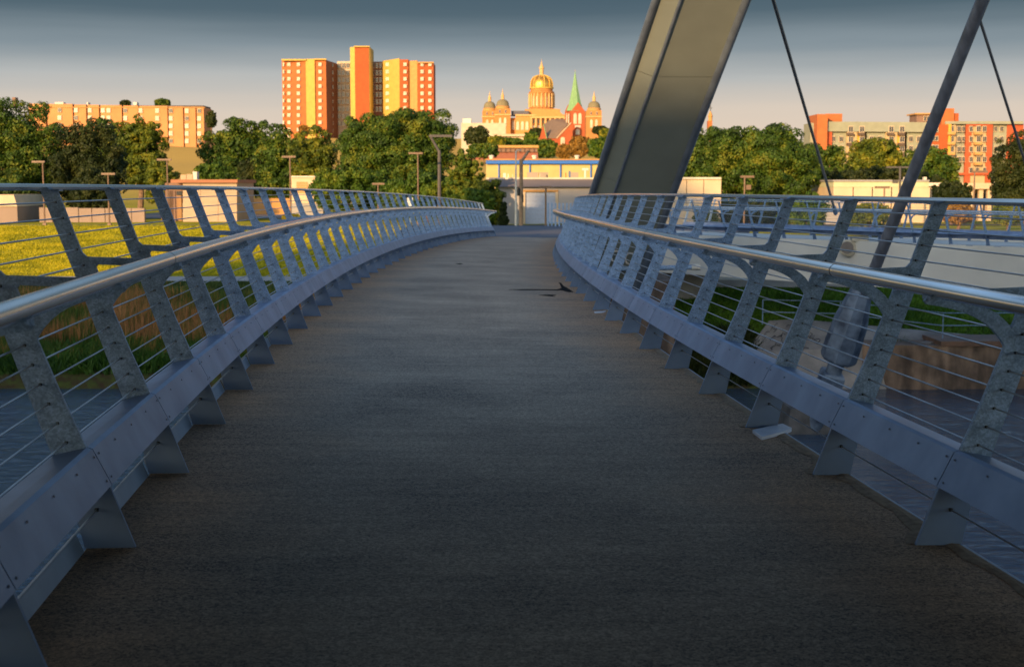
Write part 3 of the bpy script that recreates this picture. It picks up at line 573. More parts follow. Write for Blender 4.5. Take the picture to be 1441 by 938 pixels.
tree(402, 484, 177, 294, 175, GOLD, 'mid sized golden tree in front of the yellow strip of the high rise', 9000, lobes=L3)
tree(462, 652, 137, 296, 160, OLIVE, 'largest tree of the photo, spreading crown in front of the high rise', 36000, lobes=[(.5, .58, .45, .41), (.26, .5, .25, .42), (.74, .56, .26, .42), (.5, .3, .5, .3)])
tree(432, 560, 232, 300, 140, GREEN, 'low green tree in front of the foot of the largest tree', 9000, lobes=L4)
tree(540, 660, 238, 306, 134, GREEN, 'spreading green bush tree behind the two lamp posts left of the deck end', 9000, lobes=L4)
tree(624, 684, 206, 322, 125, OLIVE, 'olive tree behind the far left end of the bridge, under the forked pole', 9000, lobes=L3)
tree(646, 714, 248, 322, 122, GOLD, 'golden tree standing against the far left end of the bridge', 9000, lobes=L3)
tree(700, 717, 281, 322, 96, DKG, 'narrow dark conical shrub beside the grey garage wall', 1800, name='conical_shrub', cat='shrub', lobes=[(.5, .3, .48, .32), (.5, .7, .3, .3)])
tree(940, 1158, 163, 312, 138, OLIVE, 'huge tree just right of the leaning arch', 38000, lobes=[(.27, .58, .26, .41), (.46, .58, .26, .39), (.68, .58, .31, .41), (.84, .42, .16, .36), (.5, .32, .5, .32)])
tree(1118, 1200, 196, 290, 170, OLIVE, 'olive tree below the orange stair tower of the coloured flats', 9000, lobes=L3)
tree(1188, 1275, 192, 272, 185, GOLD, 'golden tree in the middle of the row behind the cream building', 9000, lobes=L3)
tree(1262, 1352, 205, 275, 180, OLIVE, 'olive tree at the right end of the row, touching the thick strut', 8000, lobes=L3)
tree(1308, 1370, 252, 300, 124, DKG, 'low dark tree right of the cream building', 5000, lobes=L3)
tree(1392, 1500, 176, 312, 128, DKG, 'tall dark tree cut by the right edge of the photo', 16000, lobes=L3)
for i, (x0, x1, yt, yb, Y, m_, lb) in enumerate([(1098, 1170, 268, 322, 108, GREEN, 'green bush in front of the grey siding left of the cream building'), (1190, 1256, 283, 322, 100, GOLD, 'golden round bush in front of the cream building, left of the strut'), (1325, 1372, 282, 316, 100, ORG, 'reddish bush under the low dark tree'), (1396, 1440, 285, 318, 100, GOLD, 'golden bush at the right edge beyond the railings'), (975, 1012, 287, 322, 104, GOLD, 'yellow green bush in front of the sunlit wall right of the arch'), (1010, 1098, 280, 325, 112, DKG, 'dark hedge like bush under the huge tree right of the arch'), (395, 425, 300, 318, 118, GOLD, 'small yellow bush on the grass edge near the block with the louvre')]):
    tree(x0, x1, yt, yb, Y, m_, lb, 3500, name='bush', cat='bush', parts=False, lobes=L3)
for i, (x0, x1, yt, yb, Y, m_, lb) in enumerate([(268, 340, 222, 300, 185, GREEN, 'low green tree left of the parking lot behind the railing'), (330, 412, 218, 278, 195, DKG, 'shaded low tree over the parked cars'), (96, 170, 232, 302, 142, DKG, 'low dark foliage between the first two lamp posts on the left'), (-60, 40, 236, 300, 140, OLIVE, 'low branches of the tree at the left edge above the pale building'), (1150, 1330, 232, 270, 150, DKG, 'long low dark foliage just behind the cream building roof'), (640, 700, 262, 320, 119, GREEN, 'green bush at the very end of the left railing')]):
    tree(x0, x1, yt, yb, Y, m_, lb, 7000, parts=False, lobes=L3)
mids = [(736, 758, 184, 208, 600, GREEN, 'green tree between the parking structure and the church'), (656, 704, 200, 224, 440, OLIVE, 'olive shrub hiding the left end of the brown roofed building'), (688, 738, 193, 210, 610, GREEN, 'row of low green shrubs before the parking structure'), (652, 690, 176, 206, 640, DKG, 'dark round tree below the white box building'), (684, 712, 190, 212, 600, GOLD, 'small golden tree left of the parking structure'), (708, 740, 195, 209, 620, OLIVE, 'low olive tree along the front of the parking structure'), (752, 786, 194, 224, 600, OLIVE, 'olive tree in front of the nave of the brick church'), (782, 806, 202, 224, 560, ORG, 'rusty orange tree below the church tower'), (800, 832, 188, 224, 560, ORG, 'bright orange tree at the foot of the church tower'), (826, 862, 192, 224, 540, GREEN, 'green tree between the orange tree and the arch'), (842, 870, 180, 200, 800, GOLD, 'small tree right of the right hand pavilion of the domed building'), (744, 764, 180, 194, 1300, DKG, 'tiny dark tree before the steps of the domed building'), (762, 778, 178, 196, 1250, DKG, 'tiny dark tree beside the church gable'), (664, 700, 176, 190, 1350, OLIVE, 'far small tree left of the domed building'), (833, 856, 177, 190, 1300, DKG, 'far dark tree under the right hand turret'), (168, 184, 141, 152, 620, DKG, 'tree top showing over the middle of the apartment roof'), (217, 240, 139, 152, 620, OLIVE, 'tree top showing over the right part of the apartment roof'), (420, 436, 176, 192, 600, ORG, 'reddish tree at the foot of the high rise'), (700, 716, 204, 222, 500, GOLD, 'small tree behind the blue trimmed roof, near the utility pole'), (728, 760, 203, 223, 480, OLIVE, 'tree peeking above the blue trim behind the utility pole')]
for x0, x1, yt, yb, Y, m_, lb in mids: tree(x0, x1, yt, yb, Y, m_, lb, 2200, parts=False, lobes=L3)
# wooded backdrop on the hills (one mass)
C_ = []; R_ = []
for i in range(420):
    Y = random.uniform(420, 1300); X = random.uniform(-.42, .42) * Y; 
    if abs(X - (-141)) < 110 and Y < 560: continue
    if 740 < Y < 1480 and -150 < X < -30: continue
    r_ = random.uniform(3, 5.5); zc = gz(X, Y) + r_ * .7; 
    px = 720 + X * F / Y
    if 655 < px < 860: continue
    C_.append((X, Y, zc)); R_.append(r_)
V, Fq, rn = leaves(np.array(C_), np.array(R_), 60000, .8); link('distant_woods', fastmesh('distant_woods', V, Fq, [OLIVE], rn, 4), kind='stuff')
def blades(name, X, Y, h, w, m, lean=.25, kind='stuff', label=None):
    n = len(X); Z = ground(X, Y); a = RNG.uniform(0, PI, n); dx = np.cos(a) * w; dy = np.sin(a) * w; lx = RNG.normal(0, lean, n) * h; ly = RNG.normal(0, lean, n) * h
    V = np.stack([np.stack([X - dx, Y - dy, Z - .03], -1), np.stack([X + dx, Y + dy, Z - .03], -1), np.stack([X + lx, Y + ly, Z + h], -1)], 1).reshape(-1, 3)
    link(name, fastmesh(name, V, np.arange(n * 3).reshape(n, 3), [m], np.clip(RNG.normal(.5, .25, n), 0, 1)), kind=kind, label=label)
GRM = leafmat('grass blades lit', [(.19, .20, .006), (.42, .38, .010), (.62, .50, .02)], .3)  # sunlit gold is put into the blade colour
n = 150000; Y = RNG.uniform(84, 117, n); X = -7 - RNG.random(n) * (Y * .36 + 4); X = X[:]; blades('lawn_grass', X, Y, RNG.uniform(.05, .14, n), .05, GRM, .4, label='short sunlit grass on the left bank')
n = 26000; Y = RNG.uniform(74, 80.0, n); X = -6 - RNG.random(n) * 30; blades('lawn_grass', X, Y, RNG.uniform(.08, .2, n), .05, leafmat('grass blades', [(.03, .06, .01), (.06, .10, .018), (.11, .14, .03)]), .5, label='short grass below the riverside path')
WEED = leafmat('tall weeds', [(.03, .08, .008), (.08, .13, .015), (.34, .14, .04)], .25)
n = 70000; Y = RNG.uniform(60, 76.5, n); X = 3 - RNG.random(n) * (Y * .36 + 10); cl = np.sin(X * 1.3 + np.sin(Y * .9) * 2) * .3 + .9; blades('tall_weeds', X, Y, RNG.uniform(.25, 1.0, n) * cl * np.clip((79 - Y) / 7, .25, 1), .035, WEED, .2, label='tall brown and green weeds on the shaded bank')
REED = leafmat('seed heads', [(.20, .09, .03), (.42, .18, .06), (.50, .28, .10)], .2)
n = 22000; Y = RNG.uniform(62.5, 73.5, n); X = 3 - RNG.random(n) * (Y * .36 + 10); ok = np.sin(X * .55 + Y * .35) + np.sin(X * .21 - Y * .6) > -.2; X = X[ok]; Y = Y[ok]; blades('dry_weeds', X, Y, RNG.uniform(.6, 1.5, len(X)), .02, REED, .12, label='dry rust coloured seed stalks among the weeds')
LUSH = leafmat('lush bank plants', [(.02, .06, .008), (.05, .12, .015), (.10, .17, .02)], .3)
n = 26000; Y = RNG.uniform(59.2, 63.5, n); X = 3 - RNG.random(n) * (Y * .36 + 10); blades('waterside_plants', X, Y, RNG.uniform(.15, .7, n), .07, LUSH, .6, label='lush green plants at the water edge')
n = 50000; Y = RNG.uniform(61.4, 68, n); X = 6 + RNG.random(n) * 26; ok = (Y > 62.4) | (X > 19) | (X < 10.3); blades('bank_grass', X[ok], Y[ok], RNG.uniform(.06, .22, ok.sum()), .05, leafmat('bank grass', [(.04, .11, .008), (.09, .20, .014), (.14, .26, .025)]), .5, label='dark green grass slope below the pale wall')
n = 9000; Y = RNG.uniform(58.8, 62.5, n); X = 5 + RNG.random(n) * 5.5; blades('waterside_plants', X, Y, RNG.uniform(.15, .6, n), .06, DKG, .5, label='dark weeds beside the arch foundation')
tuft = thing('grass_tuft', 'single grass tuft growing on the paving above the river wall', 'grass tuft', tuple(at(1268, 484, 60.2)))
m = MB(); c = Vector(tuft.location)
for i in range(40): a = random.uniform(0, 6.28); l = random.uniform(.2, .5); m.add([c + Vector((.02, 0, -.05)), c + Vector((-.02, 0, -.05)), c + Vector((math.cos(a) * l * .9, math.sin(a) * l * .4, l * random.uniform(.3, .9)))], [(0, 1, 2)])
m.build('blades', GREEN, tuft)
# ---------------------------------------------------------------- lamps and poles
def lamp(x, yt, yb, Y, label, arm=(-14, 12), m=LAMPM, r_=.075, name='lamp_post', double=False):
    T = at(x, yt, Y); zb = min(gz(T.x, Y), at(x, yb, Y).z); root = thing(name, label, 'lamp post', (T.x, Y, zb), None); k = Y / F
    mb = MB(); mb.tube([(T.x, Y, zb - .2), (T.x, Y, T.z)], [r_, r_ * .8], 8); mb.build('pole', m, root, True)
    mb = MB(); mb.box(T.x - .14, T.x + .14, Y - .14, Y + .14, zb - .1, zb + .25); mb.build('pole_base', m, root)
    a, b_ = arm; mb = MB(); mb.box(T.x + a * k, T.x + b_ * k, Y - .1, Y + .1, T.z - .06, T.z + .10); mb.build('lamp_head', m, root)
    return root
lamp(60, 228, 318, 118, 'lamp post at the far left, in front of the dark tree trunk', (-15, 3))
lamp(152, 245, 318, 117, 'second lamp post from the left, before the low pale wall', (-9, 10))
lamp(235, 225, 313, 122, 'lamp post beside the brown door of the white building', (-14, 6))
lamp(408, 221, 312, 120, 'lamp post in front of the pale block with the louvre', (-11, 8))
lamp(588, 216, 306, 128, 'lamp post against the largest tree', (-13, 7))
lamp(532, 259, 306, 126, 'short double headed lamp post in front of the largest tree', (-8, 9))
lamp(768, 264, 321, 95, 'short golden T shaped lamp post in front of the grey garage door', (-9, 8))
lamp(1048, 249, 320, 105, 'lamp post with a small box in front of the huge tree right of the arch', (-6, 13))
lamp(1244.6, 264, 320, 105, 'short T lamp post in front of the cream building', (-13, 7))
lamp(1371.6, 242, 320, 105, 'lamp post right of the low dark tree, near the right edge', (-5, 18))
c = at(1052.5, 263, 104.9); m = MB(); m.box(c.x - .15, c.x + .2, 104.7, 105.0, c.z - .2, c.z + .15); m.build('sign_box', LAMPM, label='small square box fixed to the lamp post before the huge tree', cat='box')
up = thing('utility_pole', 'dark forked pole rising behind the largest tree edge', 'pole', (at(618, 290, 131).x, 131, -2.05)); DP = mat('dark pole', (.09, .08, .075))
Y = 131; m = MB(); m.tube([(up.location.x, Y, -2.3), at(618.3, 212, Y)], [.19, .15], 8); m.build('pole', DP, up, True)
m = MB(); m.tube([at(618.3, 214, Y), at(604.5, 190, Y)], .12, 8); m.build('slanted_arm', DP, up); m = MB(); a = at(604, 191.5, Y); b_ = at(636.5, 191.5, Y); m.box(a.x, b_.x, Y - .12, Y + .12, a.z - .1, a.z + .12); m.build('lamp_head', DP, up)
up = thing('utility_pole', 'tall brown timber utility pole with a slanted arm, left of the grey garage door', 'pole', (at(733.4, 318, 112).x, 112, -2)); Y = 112
m = MB(); m.tube([(up.location.x, Y, -2.2), at(733.4, 224, Y)], [.17, .14], 8); m.build('pole', WOOD, up, True); m = MB(); m.tube([at(734, 227, Y), at(744, 212, Y)], .11, 8); m.build('slanted_arm', WOOD, up)
m = MB(); c = at(730.4, 270, Y); m.lathe([(.14, -.3), (.17, -.2), (.17, .2), (.1, .3)], c, 10); m.build('meter_can', DARK, up)
m = MB(); c = at(735, 279, Y); m.box(c.x, c.x + .1, Y - .15, Y, c.z - .3, c.z + .3); m.build('conduit', DARK, up)
up = thing('utility_pole', 'thin white steel pole just left of the brown timber pole', 'pole', (at(726, 318, 108).x, 108, -2)); Y = 108; WPM = mat('white pole', (.62, .58, .52))
m = MB(); m.tube([(up.location.x, Y, -2.2), at(726, 213, Y)], [.10, .055], 8); m.build('pole', WPM, up, True); m = MB(); m.tube([at(726, 213, Y), at(729, 211, Y), at(734, 211.5, Y)], .04, 6); m.build('lamp_arm', WPM, up)
up = thing('utility_pole', 'dark T shaped pole with a box, standing on the roof line behind the cream building', 'pole', (at(1266.7, 300, 128).x, 128, -2)); Y = 122
m = MB(); m.tube([(up.location.x * Y / 128, Y, -2.2), at(1266.7, 234, Y)], .1, 8); m.build('pole', DP, up); m = MB(); a = at(1247, 235.5, Y); b_ = at(1283, 235.5, Y); m.box(a.x, b_.x, Y - .08, Y + .08, a.z - .06, a.z + .08); m.build('cross_arm', DP, up)
m = MB(); c = at(1260, 255.5, Y); m.box(c.x - .25, c.x + .2, Y - .2, Y, c.z - .15, c.z + .15); m.build('junction_box', DP, up)
sgn = thing('street_sign', 'small white rectangular sign seen through the far left railing', 'sign', tuple(at(577, 300, 119)))
c = at(577, 284, 119); m = MB(); m.box(c.x - .24, c.x + .24, 118.95, 119, c.z - .35, c.z + .35); m.build('sign_board', mat('sign white', (.6, .6, .58)), sgn); m = MB(); m.tube([(c.x, 119.05, -2.2), (c.x, 119.05, c.z + .4)], .03, 6); m.build('sign_post', GALV, sgn)
pk = thing('picket_fence', 'blue grey steel picket fence at the end of the deck before the garage', 'fence', tuple(at(770, 320, 84)))
for i in range(13):
    x = at(771.5 + i * 5, 319, 83.5).x; m = MB(); yy = 83.8 - .3 * i; m.box(x - .05, x + .05, yy - .03, yy + .03, PADZ, PADZ + 1.36); m.build('picket', GALV, pk)
a = at(771, 290, 83.8); m = MB(); m.tube([(at(771.5, 319, 83.5).x, 83.8, PADZ + .2), (at(831.5, 319, 83.5).x, 80.2, PADZ + .2)], .03, 6); m.build('bottom_rail', GALV, pk)
#@BLD
# ================================================================ buildings
def bmat(name, c, c2=None, scale=.5, **k): return mat(name, c, c2 or tuple(x * .85 for x in c), scale=scale, detail=6, rough=.85, **k)
ORB = bmat('orange brick', (.44, .125, .032), rnd=False); REDB = bmat('red brick', (.36, .082, .016)); YEL = bmat('yellow panel', (.52, .36, .075)); TAN = bmat('tan panel', (.50, .26, .08))
CREAM = bmat('cream render', (.66, .50, .32)); GREYB = bmat('grey render', (.34, .32, .30)); SAGE = bmat('sage siding', (.27, .28, .20)); PALE = bmat('pale block', (.46, .34, .23), bump=.1)
ROOFB = bmat('brown roof', (.22, .13, .09)); SLATE = bmat('slate roof', (.10, .10, .12)); WHT = bmat('white trim', (.72, .64, .52)); BLUE = mat('blue trim', (.03, .16, .55), (.02, .12, .45)); LIME = bmat('limestone', (.50, .245, .07)); DCR = bmat('golden stone', (.58, .36, .14)); COPPER = bmat('copper green', (.20, .36, .16))
GLS = mat('window glass', (.07, .075, .08), (.04, .045, .05), rough=.15); GLSW = mat('glinting panes', (.62, .52, .36), (.40, .33, .24), rough=.3, rnd=True, scale=.8); STDK = bmat('shaded recess', (.10, .07, .05))  # pale panes hold sun glints, recess brown holds shade, both as colour
w = MB(); w.box(-.5, .5, -.08, .02, -.5, .5)
w.mi = 1; w.box(-.4, .4, -.10, -.06, -.42, .42); WIN_L = w.mesh('window', [WHT, GLSW]); 
w = MB(); w.box(-.5, .5, -.08, .02, -.5, .5); w.mi = 1; w.box(-.42, -.03, -.10, -.06, -.42, .42); w.box(.03, .42, -.10, -.06, -.42, .42); WIN_D = w.mesh('window', [CREAM, GLS])
w = MB(); A_ = [(-.5, -.5), (.5, -.5), (.5, .25)] + [(.5 * math.cos(q), .25 + .25 * math.sin(q)) for q in np.linspace(.2, PI - .2, 6)] + [(-.5, .25)]
w.prism(A_, [], lambda u, v, q: (u, q - .03, v), .1); w.mi = 1; w.prism([(u * .75, v * .88) for u, v in A_], [], lambda u, v, q: (u, q - .08, v), .06); WIN_A = w.mesh('window', [CREAM, GLSW])
def window(root, x, y, wpx, hpx, Y, me=None, name='window'):
    c = at(x, y, Y); k = Y / F
    return link(name, me or WIN_L, root, M=Matrix.Translation(c) @ Matrix.Diagonal((wpx * k, 1 if Y < 300 else 3, hpx * k, 1)))
def blk(root, name, x0, x1, y0, y1, Y, dep, m, zb=None):
    a = at(x0, y0, Y); b_ = at(x1, y1, Y); mb = MB(); mb.box(a.x, b_.x, Y, Y + dep, zb if zb is not None else b_.z, a.z); return mb.build(name, m, root)
def bthing(name, label, x, y, Y, cat='building'): return thing(name, label, cat, tuple(at(x, y, Y)))
# long apartment building, left
R = bthing('apartment_building', 'long low orange apartment building on the hill at the left', 175, 206, 520); Y = 520
xe = [40, 66, 104, 123, 141, 173, 196, 237, 259, 276.5, 288]; APM = bmat('tan brick', (.54, .24, .085), (.46, .20, .07), scale=.2)
for i in range(10):
    blk(R, 'wall', xe[i] + .35, xe[i + 1] - .35, 146.3 + (xe[i] - 60) * .022, 206, Y, 14, APM, zb=10)
blk(R, 'wall', 41, 287, 148.5, 206, Y + .8, 13, STDK, zb=10); blk(R, 'cornice', 40, 288.3, 150.6, 151.6, Y - .3, .4, TAN)
for x in (84, 107, 126.5, 145, 153, 176.5, 198, 221.5, 240.5, 263, 280.5):
    for j in range(5): window(R, x, 155 + j * 10.6 + (x - 60) * .006, 5.2, 6, Y - .1, WIN_L if (int(x) + j) % 4 else WIN_D)
for x, wd in ((83, 12), (190, 5), (123, 1.5)): blk(R, 'roof_vent', x - wd / 2, x + wd / 2, 144, 148, Y + 4, 3, WHT)
blk(R, 'chimney', 17, 22, 137, 150, Y + 3, 3, ROOFB)
# high rise
R = bthing('high_rise', 'orange brick high rise with yellow strips and a taller middle tower', 500, 190, 900)
def wallseg(name, x0, Y0, x1, Y1, yt, m, yb=196, parent=R):
    a = at(x0, yt, Y0); b_ = at(x1, yt, Y1); z0 = at(x0, yb, Y0).z - 12; mb = MB(); zt = a.z
    mb.add([(a.x, a.y, z0), (b_.x, b_.y, z0), (b_.x, b_.y, zt), (a.x, a.y, zt), (a.x, a.y + 22, z0), (b_.x, b_.y + 22, z0), (b_.x, b_.y + 22, zt), (a.x, a.y + 22, zt)], [(0, 1, 2, 3), (5, 4, 7, 6), (3, 2, 6, 7), (4, 0, 3, 7), (1, 5, 6, 2)])
    return mb.build(name, m, parent)
SHADB = bmat('shaded brick', (.20, .085, .05)); GRID = bmat('grid wall', (.50, .42, .30))  # shade on the side wall and beside the tower is put into this brown
wallseg('brick_bay', 396.5, 902, 430, 900, 85, ORB); wallseg('yellow_strip', 430, 899, 442.6, 899, 83, YEL); wallseg('brick_bay', 442.6, 900, 458.5, 900, 84, ORB)
wallseg('side_wall', 458.5, 900, 474.4, 928, 84.5, SHADB); wallseg('glazed_wall', 474.4, 929, 494, 929, 86.5, GRID)
wallseg('yellow_strip', 492.5, 912, 499, 911, 66.5, YEL); wallseg('lift_tower', 499, 911, 519, 911, 65.6, REDB); wallseg('yellow_strip', 519, 911, 521, 912, 66.5, YEL)
wallseg('glazed_wall', 521.5, 929, 538, 929, 87, SHADB); wallseg('yellow_strip', 538, 926, 562, 906, 86, YEL); wallseg('brick_bay', 562, 905, 574.5, 904, 84, REDB); wallseg('tan_strip', 574.5, 906, 587, 902, 86, TAN); wallseg('brick_bay', 587, 901, 610, 901, 88.5, REDB)
for j in range(12):
    y = 91 + j * 10.2
    for x, Yw in ((399, 901), (406.7, 901), (420, 900), (450.4, 899.5), (545, 919), (570, 903.5), (594, 900.5), (605, 900.5)):
        if x > 540 and j > 6: continue
        window(R, x, y - .2, 4.3 if x > 400 else 2, 4.6, Yw - .3, WIN_L)
    window(R, 467.5, y + 1, 3.2, 5, 915.5, WIN_D)
    if j < 9:
        for x in (477.5, 483.5, 489.5): window(R, x, y + 1.5, 4.6, 7.6, 928.5, WIN_D)
    if j < 7:
        for x in (525, 530.5, 535.5): window(R, x, y + 1.5, 3.6, 7.6, 928.5, WIN_D)
blk(R, 'parapet', 396, 430.5, 83.2, 85.4, 898, 2, YEL); blk(R, 'parapet', 442, 459, 82.6, 84.4, 898, 2, YEL); blk(R, 'parapet', 498, 520, 64.8, 66.3, 909.5, 2, YEL); blk(R, 'parapet', 586.5, 610.4, 87.2, 89, 899, 2, TAN)
# coloured flats, right
R = bthing('apartment_block', 'long block of flats in sage, cream, yellow and red panels at the right', 1290, 250, 445); Y = 445
def X5(z): return 1100 + z / 4.079
def Y5(z): return 130 + z / 4.079
OYEL = bmat('orange yellow panel', (.66, .36, .05)); RPAN = bmat('red panel', (.42, .08, .025)); BUFF = bmat('buff panel', (.46, .34, .18))
blk(R, 'stair_tower', X5(205), X5(255), Y5(125), 262, Y - 3, 14, ORB); blk(R, 'stair_tower', X5(255), X5(347), Y5(123), Y5(168), Y + 4, 10, ORB); blk(R, 'red_strip', X5(255), X5(283), Y5(185), 262, Y - 1, 10, RPAN); blk(R, 'side_wall', X5(165), X5(205), Y5(176), 262, Y + 2, 10, SAGE)
secs = [(283, 375, SAGE, 180, 0), (375, 425, BUFF, 182, -1), (425, 447, OYEL, 182, -.6), (447, 480, BUFF, 184, 0), (480, 600, SAGE, 184, 0), (600, 655, BUFF, 186, -1), (655, 673, OYEL, 187, -.6), (673, 710, BUFF, 187, 0), (710, 855, SAGE, 188, 0)]
for a, c, m_, yt, dy in secs: blk(R, 'wall_panel', X5(a), X5(c), Y5(yt), 262, Y + dy, 10, m_)
mb = MB(); a = at(X5(255), Y5(168), Y - 1.5); b_ = at(X5(860), Y5(172), Y - 1.5); mb.add([(p.x, yy, p.z + dz) for dz in (-.0, -3.0) for p, yy in ((a, Y - 1.5), (b_, Y - 1.5), (b_, Y + 9), (a, Y + 9))], [(0, 1, 2, 3), (4, 7, 6, 5), (0, 4, 5, 1), (1, 5, 6, 2), (2, 6, 7, 3), (3, 7, 4, 0)]); mb.build('cornice', SAGE, R)
for x in (298, 340, 515, 562, 740, 786):
    for y in (210, 268, 322): window(R, X5(x), Y5(y), 6 if x not in (298,) else 4.5, 8, Y - .2, WIN_D)
for x in (396, 460, 628, 690):
    for y in (212, 270, 325):
        window(R, X5(x), Y5(y), 7, 9, Y - 1.3, WIN_D, 'balcony_door'); blk(R, 'balcony', X5(x) - 4.5, X5(x) + 4.5, Y5(y + 20), Y5(y + 34), Y - 2.6, 1.4, STDK)
blk(R, 'stair_tower', X5(850), X5(945), Y5(185), 262, Y - 2, 12, REDB); blk(R, 'lift_tower', X5(920), X5(988), Y5(92), Y5(190), Y - 1, 10, ORB); blk(R, 'lift_tower', X5(988), X5(1015), Y5(120), Y5(180), Y, 8, REDB)
blk(R, 'roof_room', X5(775), X5(858), Y5(126), Y5(172), Y + 2, 8, ROOFB); blk(R, 'roof_slab', X5(768), X5(862), Y5(119), Y5(127), Y + 1, 10, TAN)
for x in (820, 838): window(R, X5(x), Y5(150), 3, 7, Y + 1.8, WIN_D)
for y in (215, 265, 315, 365): window(R, X5(880), Y5(y), 9, 7, Y - 2.3, WIN_D)
for a, c, m_, dy in [(940, 963, OYEL, -1.6), (963, 990, BUFF, -1), (990, 1060, SAGE, 0), (1060, 1078, RPAN, -1.2), (1078, 1180, BUFF, -.6), (1180, 1200, RPAN, -1.2), (1200, 1296, SAGE, 0), (1296, 1375, RPAN, -.5)]:
    blk(R, 'wall_panel', X5(a), X5(c), Y5(182), 268, Y + dy, 10, m_)
blk(R, 'red_strip', X5(1060), X5(1200), Y5(181), Y5(192), Y - 1.4, 1, RPAN); blk(R, 'red_strip', X5(985), X5(1190), Y5(462), Y5(474), Y - 1.6, 1, RPAN); blk(R, 'cornice', X5(940), X5(1385), Y5(166), Y5(182), Y - 1.8, 10, SAGE)
for x, wd in ((1016, 5.5), (1042, 4), (1085, 4.5), (1163, 6), (1226, 4.5), (1261, 5)):
    for y in (210, 268, 326, 384): window(R, X5(x), Y5(y), wd, 8, Y - 1.3 if x < 1200 else Y - .3, WIN_D)
for x in (975, 1128):
    for y in (210, 268, 326, 384):
        window(R, X5(x), Y5(y), 6, 9, Y - 1.3, WIN_D, 'balcony_door'); blk(R, 'balcony', X5(x) - 5, X5(x) + 5, Y5(y + 18), Y5(y + 33), Y - 2.8, 1.4, TAN)
for x in (1085, 1120, 1163): window(R, X5(x), Y5(446), 5, 8, Y - 1.3, WIN_D)
# domed capitol
Y = 1450; R = bthing('domed_building', 'domed stone building with a gilded central dome, far behind the deck end', 762, 190, Y)
def X6(z): return 660 + z / 6.862
def Y6(z): return 80 + z / 6.862
kk = Y / F; GOLD_M = mat('gold leaf', (.95, .52, .10), (.75, .36, .06), rough=.32, metal=.85, scale=.3); VERD = bmat('small dome', (.20, .17, .09), scale=.4); BRL = bmat('warm stone', (.46, .19, .05), scale=.2)
def lath(name, zx, prof, m, YY, n=20, root=R):            # prof: (half width px zoom, y px zoom)
    c = at(X6(zx), 180, YY); f = YY / F / 6.862; mb = MB(); mb.lathe([(w_ * f, at(720, Y6(y_), YY).z - c.z) for w_, y_ in prof], c, n); return mb.build(name, m, root, True)
blk(R, 'main_block', X6(450), X6(930), Y6(560), Y6(760), Y, 50, LIME, zb=38); blk(R, 'wing_recess', X6(400), X6(460), Y6(590), Y6(760), Y + 6, 40, BRL, zb=38)
blk(R, 'wing_roof', X6(408), X6(576), Y6(522), Y6(562), Y + 4, 30, SLATE); blk(R, 'cornice', X6(448), X6(932), Y6(556), Y6(572), Y - 1.5, 3, DCR)
blk(R, 'dome_base', X6(540), X6(880), Y6(505), Y6(560), Y + 10, 40, LIME); mb = MB(); P_ = [at(X6(590), Y6(582), Y - 4), at(X6(930), Y6(582), Y - 4), at(X6(850), Y6(503), Y - 4), at(X6(800), Y6(503), Y - 4)]
mb.prism([(p.x, p.z) for p in P_], [], lambda u, v, q: (u, Y + 2 + q, v), 12); mb.build('pediment', LIME, R)
blk(R, 'frieze', X6(590), X6(930), Y6(578), Y6(592), Y - 5.5, 6, DCR)
for i in range(8): x = 602 + i * 46; mb = MB(); c = at(X6(x), Y6(690), Y - 4.5); mb.tube([c, (c.x, c.y, at(0, Y6(592), Y).z)], 1.0, 8); mb.build('column', DCR, R, True)
for x in (470, 516, 560): window(R, X6(x), Y6(665), 4.2, 12, Y - .5, WIN_A)
for x in (420, 436): window(R, X6(x), Y6(660), 2, 13, Y + 5.5, WIN_A)
for x in (625, 671, 717, 763, 809): window(R, X6(x), Y6(680), 3.6, 6, Y - .4, WIN_A); window(R, X6(x), Y6(625), 2.6, 5, Y - .4, WIN_D)
lath('drum', 700, [(128, 540), (128, 505), (118, 498), (112, 495), (112, 360), (121, 356), (121, 340), (106, 335), (106, 300), (104, 296)], BRL, Y + 28, 28)
mb = MB(); f = (Y + 28) / F / 6.862; c = at(X6(700), 180, Y + 28)
for i in range(20):
    q = 2 * PI * i / 20; mb = MB(); x, y_ = c.x + math.cos(q) * 119 * f, c.y + math.sin(q) * 119 * f; mb.tube([(x, y_, at(0, Y6(492), Y + 28).z), (x, y_, at(0, Y6(358), Y + 28).z)], .85, 6)
    if math.sin(q) < .3: mb.build('drum_column', DCR, R, True)
for q in (-2.3, -1.95, -1.57, -1.2, -.85):
    x, y_ = c.x + math.cos(q) * 113 * f, c.y + math.sin(q) * 113 * f; zc = at(0, Y6(430), Y + 28).z
    link('window', WIN_A, R, M=Matrix.Translation((x, y_, zc)) @ Matrix.Rotation(q + PI / 2, 4, 'Z') @ Matrix.Diagonal((2.6, 2, 10, 1)))
lath('gilded_dome', 700, [(104, 300), (106, 275), (104, 250), (96, 225), (80, 203), (56, 188), (30, 181)], GOLD_M, Y + 28, 24)
for i in range(12):
    q = 2 * PI * (i + .5) / 12
    if math.sin(q) > .3: continue
    mb = MB(); pts = []
    for w_, y_ in ((107, 298), (109, 275), (107, 250), (99, 224), (83, 202), (58, 186), (32, 180)): pts.append((c.x + math.cos(q) * w_ * f, c.y + math.sin(q) * w_ * f, at(0, Y6(y_), Y + 28).z))
    mb.tube(pts, .5, 5); mb.build('dome_rib', YEL, R)
lath('cornice_ring', 700, [(104, 312), (116, 310), (116, 298), (104, 296)], YEL, Y + 28, 28)
lath('lantern', 700, [(34, 186), (34, 176), (20, 172), (20, 120), (26, 116), (24, 104), (12, 84), (6, 62), (2, 40), (1.5, 24)], DCR, Y + 28, 12)
